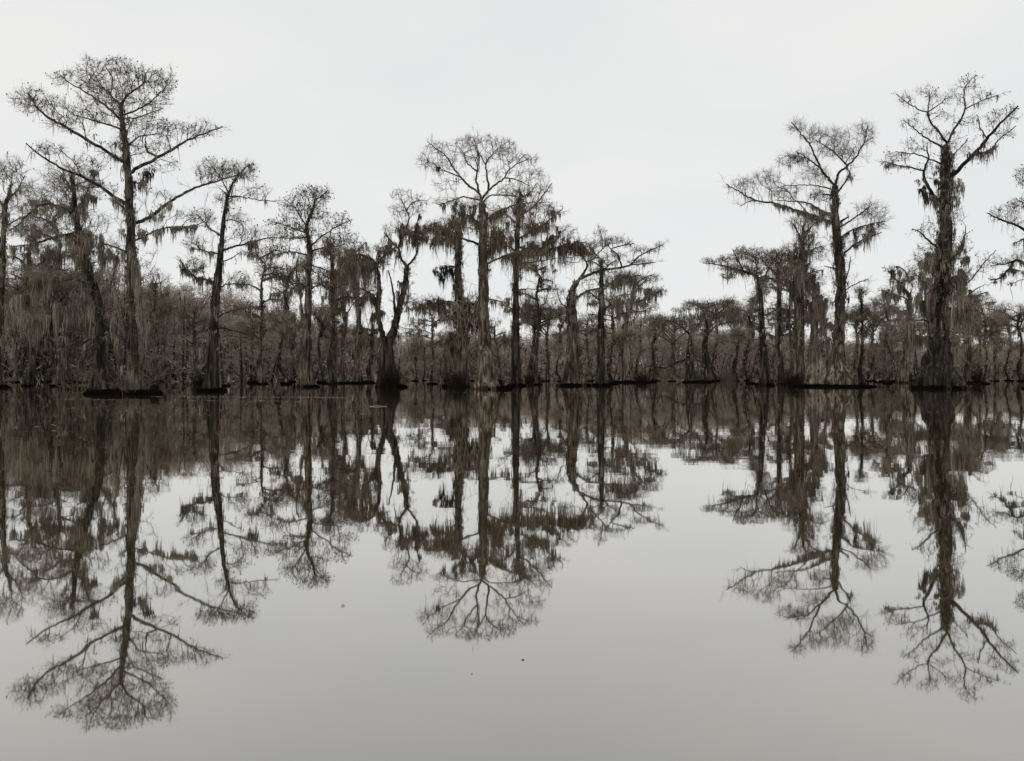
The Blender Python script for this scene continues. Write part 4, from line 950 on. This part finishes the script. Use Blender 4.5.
ms = N(nt, 'ShaderNodeMixShader'); lk.new(rp.outputs[0], ms.inputs[0]); lk.new(df.outputs[0], ms.inputs[1]); lk.new(gl.outputs[0], ms.inputs[2]); lk.new(ms.outputs[0], out.inputs[0])
wa = mesh_np('water', [(-5000, -300, 0), (5000, -300, 0), (5000, 6000, 0), (-5000, 6000, 0)], np.array([[0, 1, 2, 3]]), m)
tag(wa, 'still murky brown water mirroring the trees', kind='structure')

# ------------------------------------------------------------------ things floating on the water
def floating(name, label, cat, x, y, parts, mat, z=.004):
    Y = ydist(y); b = Buf()
    for V, f in parts(Y): b.add(V, f)
    V = np.concatenate(b.V); fs = [np.concatenate(v) for v in b.F.values()]
    o = mesh_np(name, V, fs, mat); o.location = ((x - 512) / F * Y, Y, z); tag(o, label, cat)
def leaf(L, a):
    def g(Y):
        n = 9; t = np.linspace(0, 1, n); w = np.sin(t * np.pi) ** .7 * .28 * L
        c = np.stack([t * L - L / 2, .06 * L * np.sin(t * 3), .03 * L * np.sin(t * np.pi) * 2], axis=1)
        Lf = c + np.stack([0 * t, w, .12 * w], axis=1); Rt = c - np.stack([0 * t, w, -.12 * w], axis=1)
        V = np.vstack([Lf, c, Rt]); ca, sa = math.cos(a), math.sin(a); V[:, :2] = V[:, :2] @ np.array([[ca, sa], [-sa, ca]])
        V2 = V.copy(); V2[:, 2] -= .0015
        i = np.arange(n - 1); q = np.concatenate([np.stack([i, i + 1, i + n + 1, i + n], 1), np.stack([i + n, i + n + 1, i + 2 * n + 1, i + 2 * n], 1)])
        return [(V, q), (V2, q[:, ::-1])]
    return g
floating('floating_leaf', 'small dark leaf floating alone on the open water, low center of the picture', 'leaf', 523, 660, leaf(.014, .3), M_LEAF, .0016)
floating('floating_leaf', 'faint speck of leaf floating left of and below the other one', 'leaf', 472, 674, leaf(.008, 1.2), M_LEAF, .0016)
floating('floating_leaf', 'curled leaf floating below the dotted-crown cypress reflection', 'leaf', 343, 606, leaf(.02, .1), M_LEAF)
def stick(Y):
    C = catmull([[-.32, 0, .0], [-.1, .02, .015], [.12, -.01, .01], [.32, .03, .0]], .04)
    return [tube(C, np.linspace(.008, .004, len(C)), 7)]
floating('floating_stick', 'pale bleached stick floating in front of the black forked cypress', 'stick', 378, 406.5, stick, M_DEBRIS, .006)

r = np.random.default_rng(8); V = []; Fs = []
lines = [(150, 345, 396.8, 1.1, 420), (180, 300, 400.5, 1.4, 160), (60, 210, 409, 6, 150), (10, 340, 386, 1.5, 140), (620, 800, 389, 3, 120), (960, 1024, 383.6, .2, 160), (430, 620, 392, 1.2, 120), (700, 860, 393.5, 1.2, 120), (0, 120, 399, 1.0, 110), (10, 60, 430, 25, 60), (220, 420, 412, 8, 120), (560, 1000, 400, 9, 120)]
for (x0, x1, y, dy, n) in lines:
    for i in range(n):
        x = r.uniform(x0, x1); yy = y + r.normal(0, dy * .35) + (x - x0) / (x1 - x0) * .8; Y = ydist(max(yy, 381)); rad = r.uniform(.008, .03) * (1 if r.uniform() < .9 else 2) * min(1.6, Y / 30)
        k = 7; an = np.arange(k) * 6.283 / k; q = rad * r.uniform(.6, 1.2, k); c = pt(x, yy, Y)
        V.append(np.stack([c[0] + np.cos(an) * q * 2, Y + np.sin(an) * q, np.full(k, .005)], axis=1))
V = np.vstack(V); Fq = np.arange(len(V)).reshape(-1, 7)
fd = mesh_np('floating_debris', V, Fq, M_DEBRIS); tag(fd, 'pale specks and lines of floating plant litter on the water', 'floating litter', kind='stuff')

# ------------------------------------------------------------------ sky, sun, camera
w = bpy.data.worlds.new('World'); SC.world = w; w.use_nodes = True; nt = w.node_tree; nt.nodes.clear(); lk = nt.links
SUN_EL, SUN_AZ = 48., 205.   # degrees; azimuth clockwise from +Y: veiled sun behind the viewer
sky = N(nt, 'ShaderNodeTexSky', sky_type='NISHITA'); sky.sun_disc = False
sky.sun_elevation = math.radians(SUN_EL); sky.sun_rotation = math.radians(SUN_AZ)
tc = N(nt, 'ShaderNodeTexCoord'); mpp = N(nt, 'ShaderNodeMapping'); mpp.inputs['Scale'].default_value = (1, 1, 2.6); lk.new(tc.outputs['Generated'], mpp.inputs['Vector'])
cn = N(nt, 'ShaderNodeTexNoise'); cn.inputs['Scale'].default_value = 2.6; cn.inputs['Detail'].default_value = 3; cn.inputs['Roughness'].default_value = .45; lk.new(mpp.outputs[0], cn.inputs['Vector'])
K = 9.6
cr = ramp(nt, [(.32, (.86, .875, .875)), (.5, (.895, .90, .89)), (.68, (.94, .935, .91))]); lk.new(cn.outputs['Fac'], cr.inputs[0])
sc = N(nt, 'ShaderNodeMix', data_type='RGBA', blend_type='MULTIPLY'); sc.inputs[0].default_value = 1; sc.inputs[7].default_value = (K, K, K, 1); lk.new(cr.outputs[0], sc.inputs[6])
mx = N(nt, 'ShaderNodeMix', data_type='RGBA'); mx.inputs[0].default_value = .93; lk.new(sky.outputs[0], mx.inputs[6]); lk.new(sc.outputs[2], mx.inputs[7])
bg = N(nt, 'ShaderNodeBackground'); bg.inputs['Strength'].default_value = .1; 
sxz = N(nt, 'ShaderNodeSeparateXYZ'); lk.new(tc.outputs['Generated'], sxz.inputs[0])   # an overcast sky is brighter towards the zenith
zr = ramp(nt, [(.46, (1, 1, 1)), (1., (2.1, 2.1, 2.1))]); lk.new(sxz.outputs['Z'], zr.inputs[0])
mz = N(nt, 'ShaderNodeMix', data_type='RGBA', blend_type='MULTIPLY'); mz.inputs[0].default_value = 1; lk.new(mx.outputs[2], mz.inputs[6]); lk.new(zr.outputs[0], mz.inputs[7]); lk.new(mz.outputs[2], bg.inputs[0])
wo = N(nt, 'ShaderNodeOutputWorld'); lk.new(bg.outputs[0], wo.inputs[0])

import mathutils
sd = bpy.data.lights.new('veiled_sun', 'SUN'); sd.energy = 1.2; sd.angle = math.radians(40); sd.color = (1, .96, .9)
so = bpy.data.objects.new('veiled_sun', sd); COL.objects.link(so)
az, el = math.radians(SUN_AZ), math.radians(SUN_EL)
dirv = mathutils.Vector((math.sin(az) * math.cos(el), math.cos(az) * math.cos(el), math.sin(el)))
so.rotation_euler = dirv.to_track_quat('Z', 'Y').to_euler(); so.location = dirv * 100

cd = bpy.data.cameras.new('camera'); cd.sensor_fit = 'HORIZONTAL'; cd.sensor_width = 36; cd.lens = 36 * F / 1024; cd.clip_start = .05; cd.clip_end = 8000
cd.shift_y = -(380.5 - HZ) / 1024
co = bpy.data.objects.new('camera', cd); COL.objects.link(co); co.location = (0, 0, CH); co.rotation_euler = (math.radians(90), 0, 0); SC.camera = co

SC.view_settings.view_transform = 'Standard'; SC.view_settings.look = 'None'; SC.view_settings.gamma = 1; SC.view_settings.use_curve_mapping = False; SC.view_settings.exposure = 0
cy = SC.cycles; cy.max_bounces = 5; cy.diffuse_bounces = 3; cy.glossy_bounces = 2; cy.transmission_bounces = 3; cy.transparent_max_bounces = 4
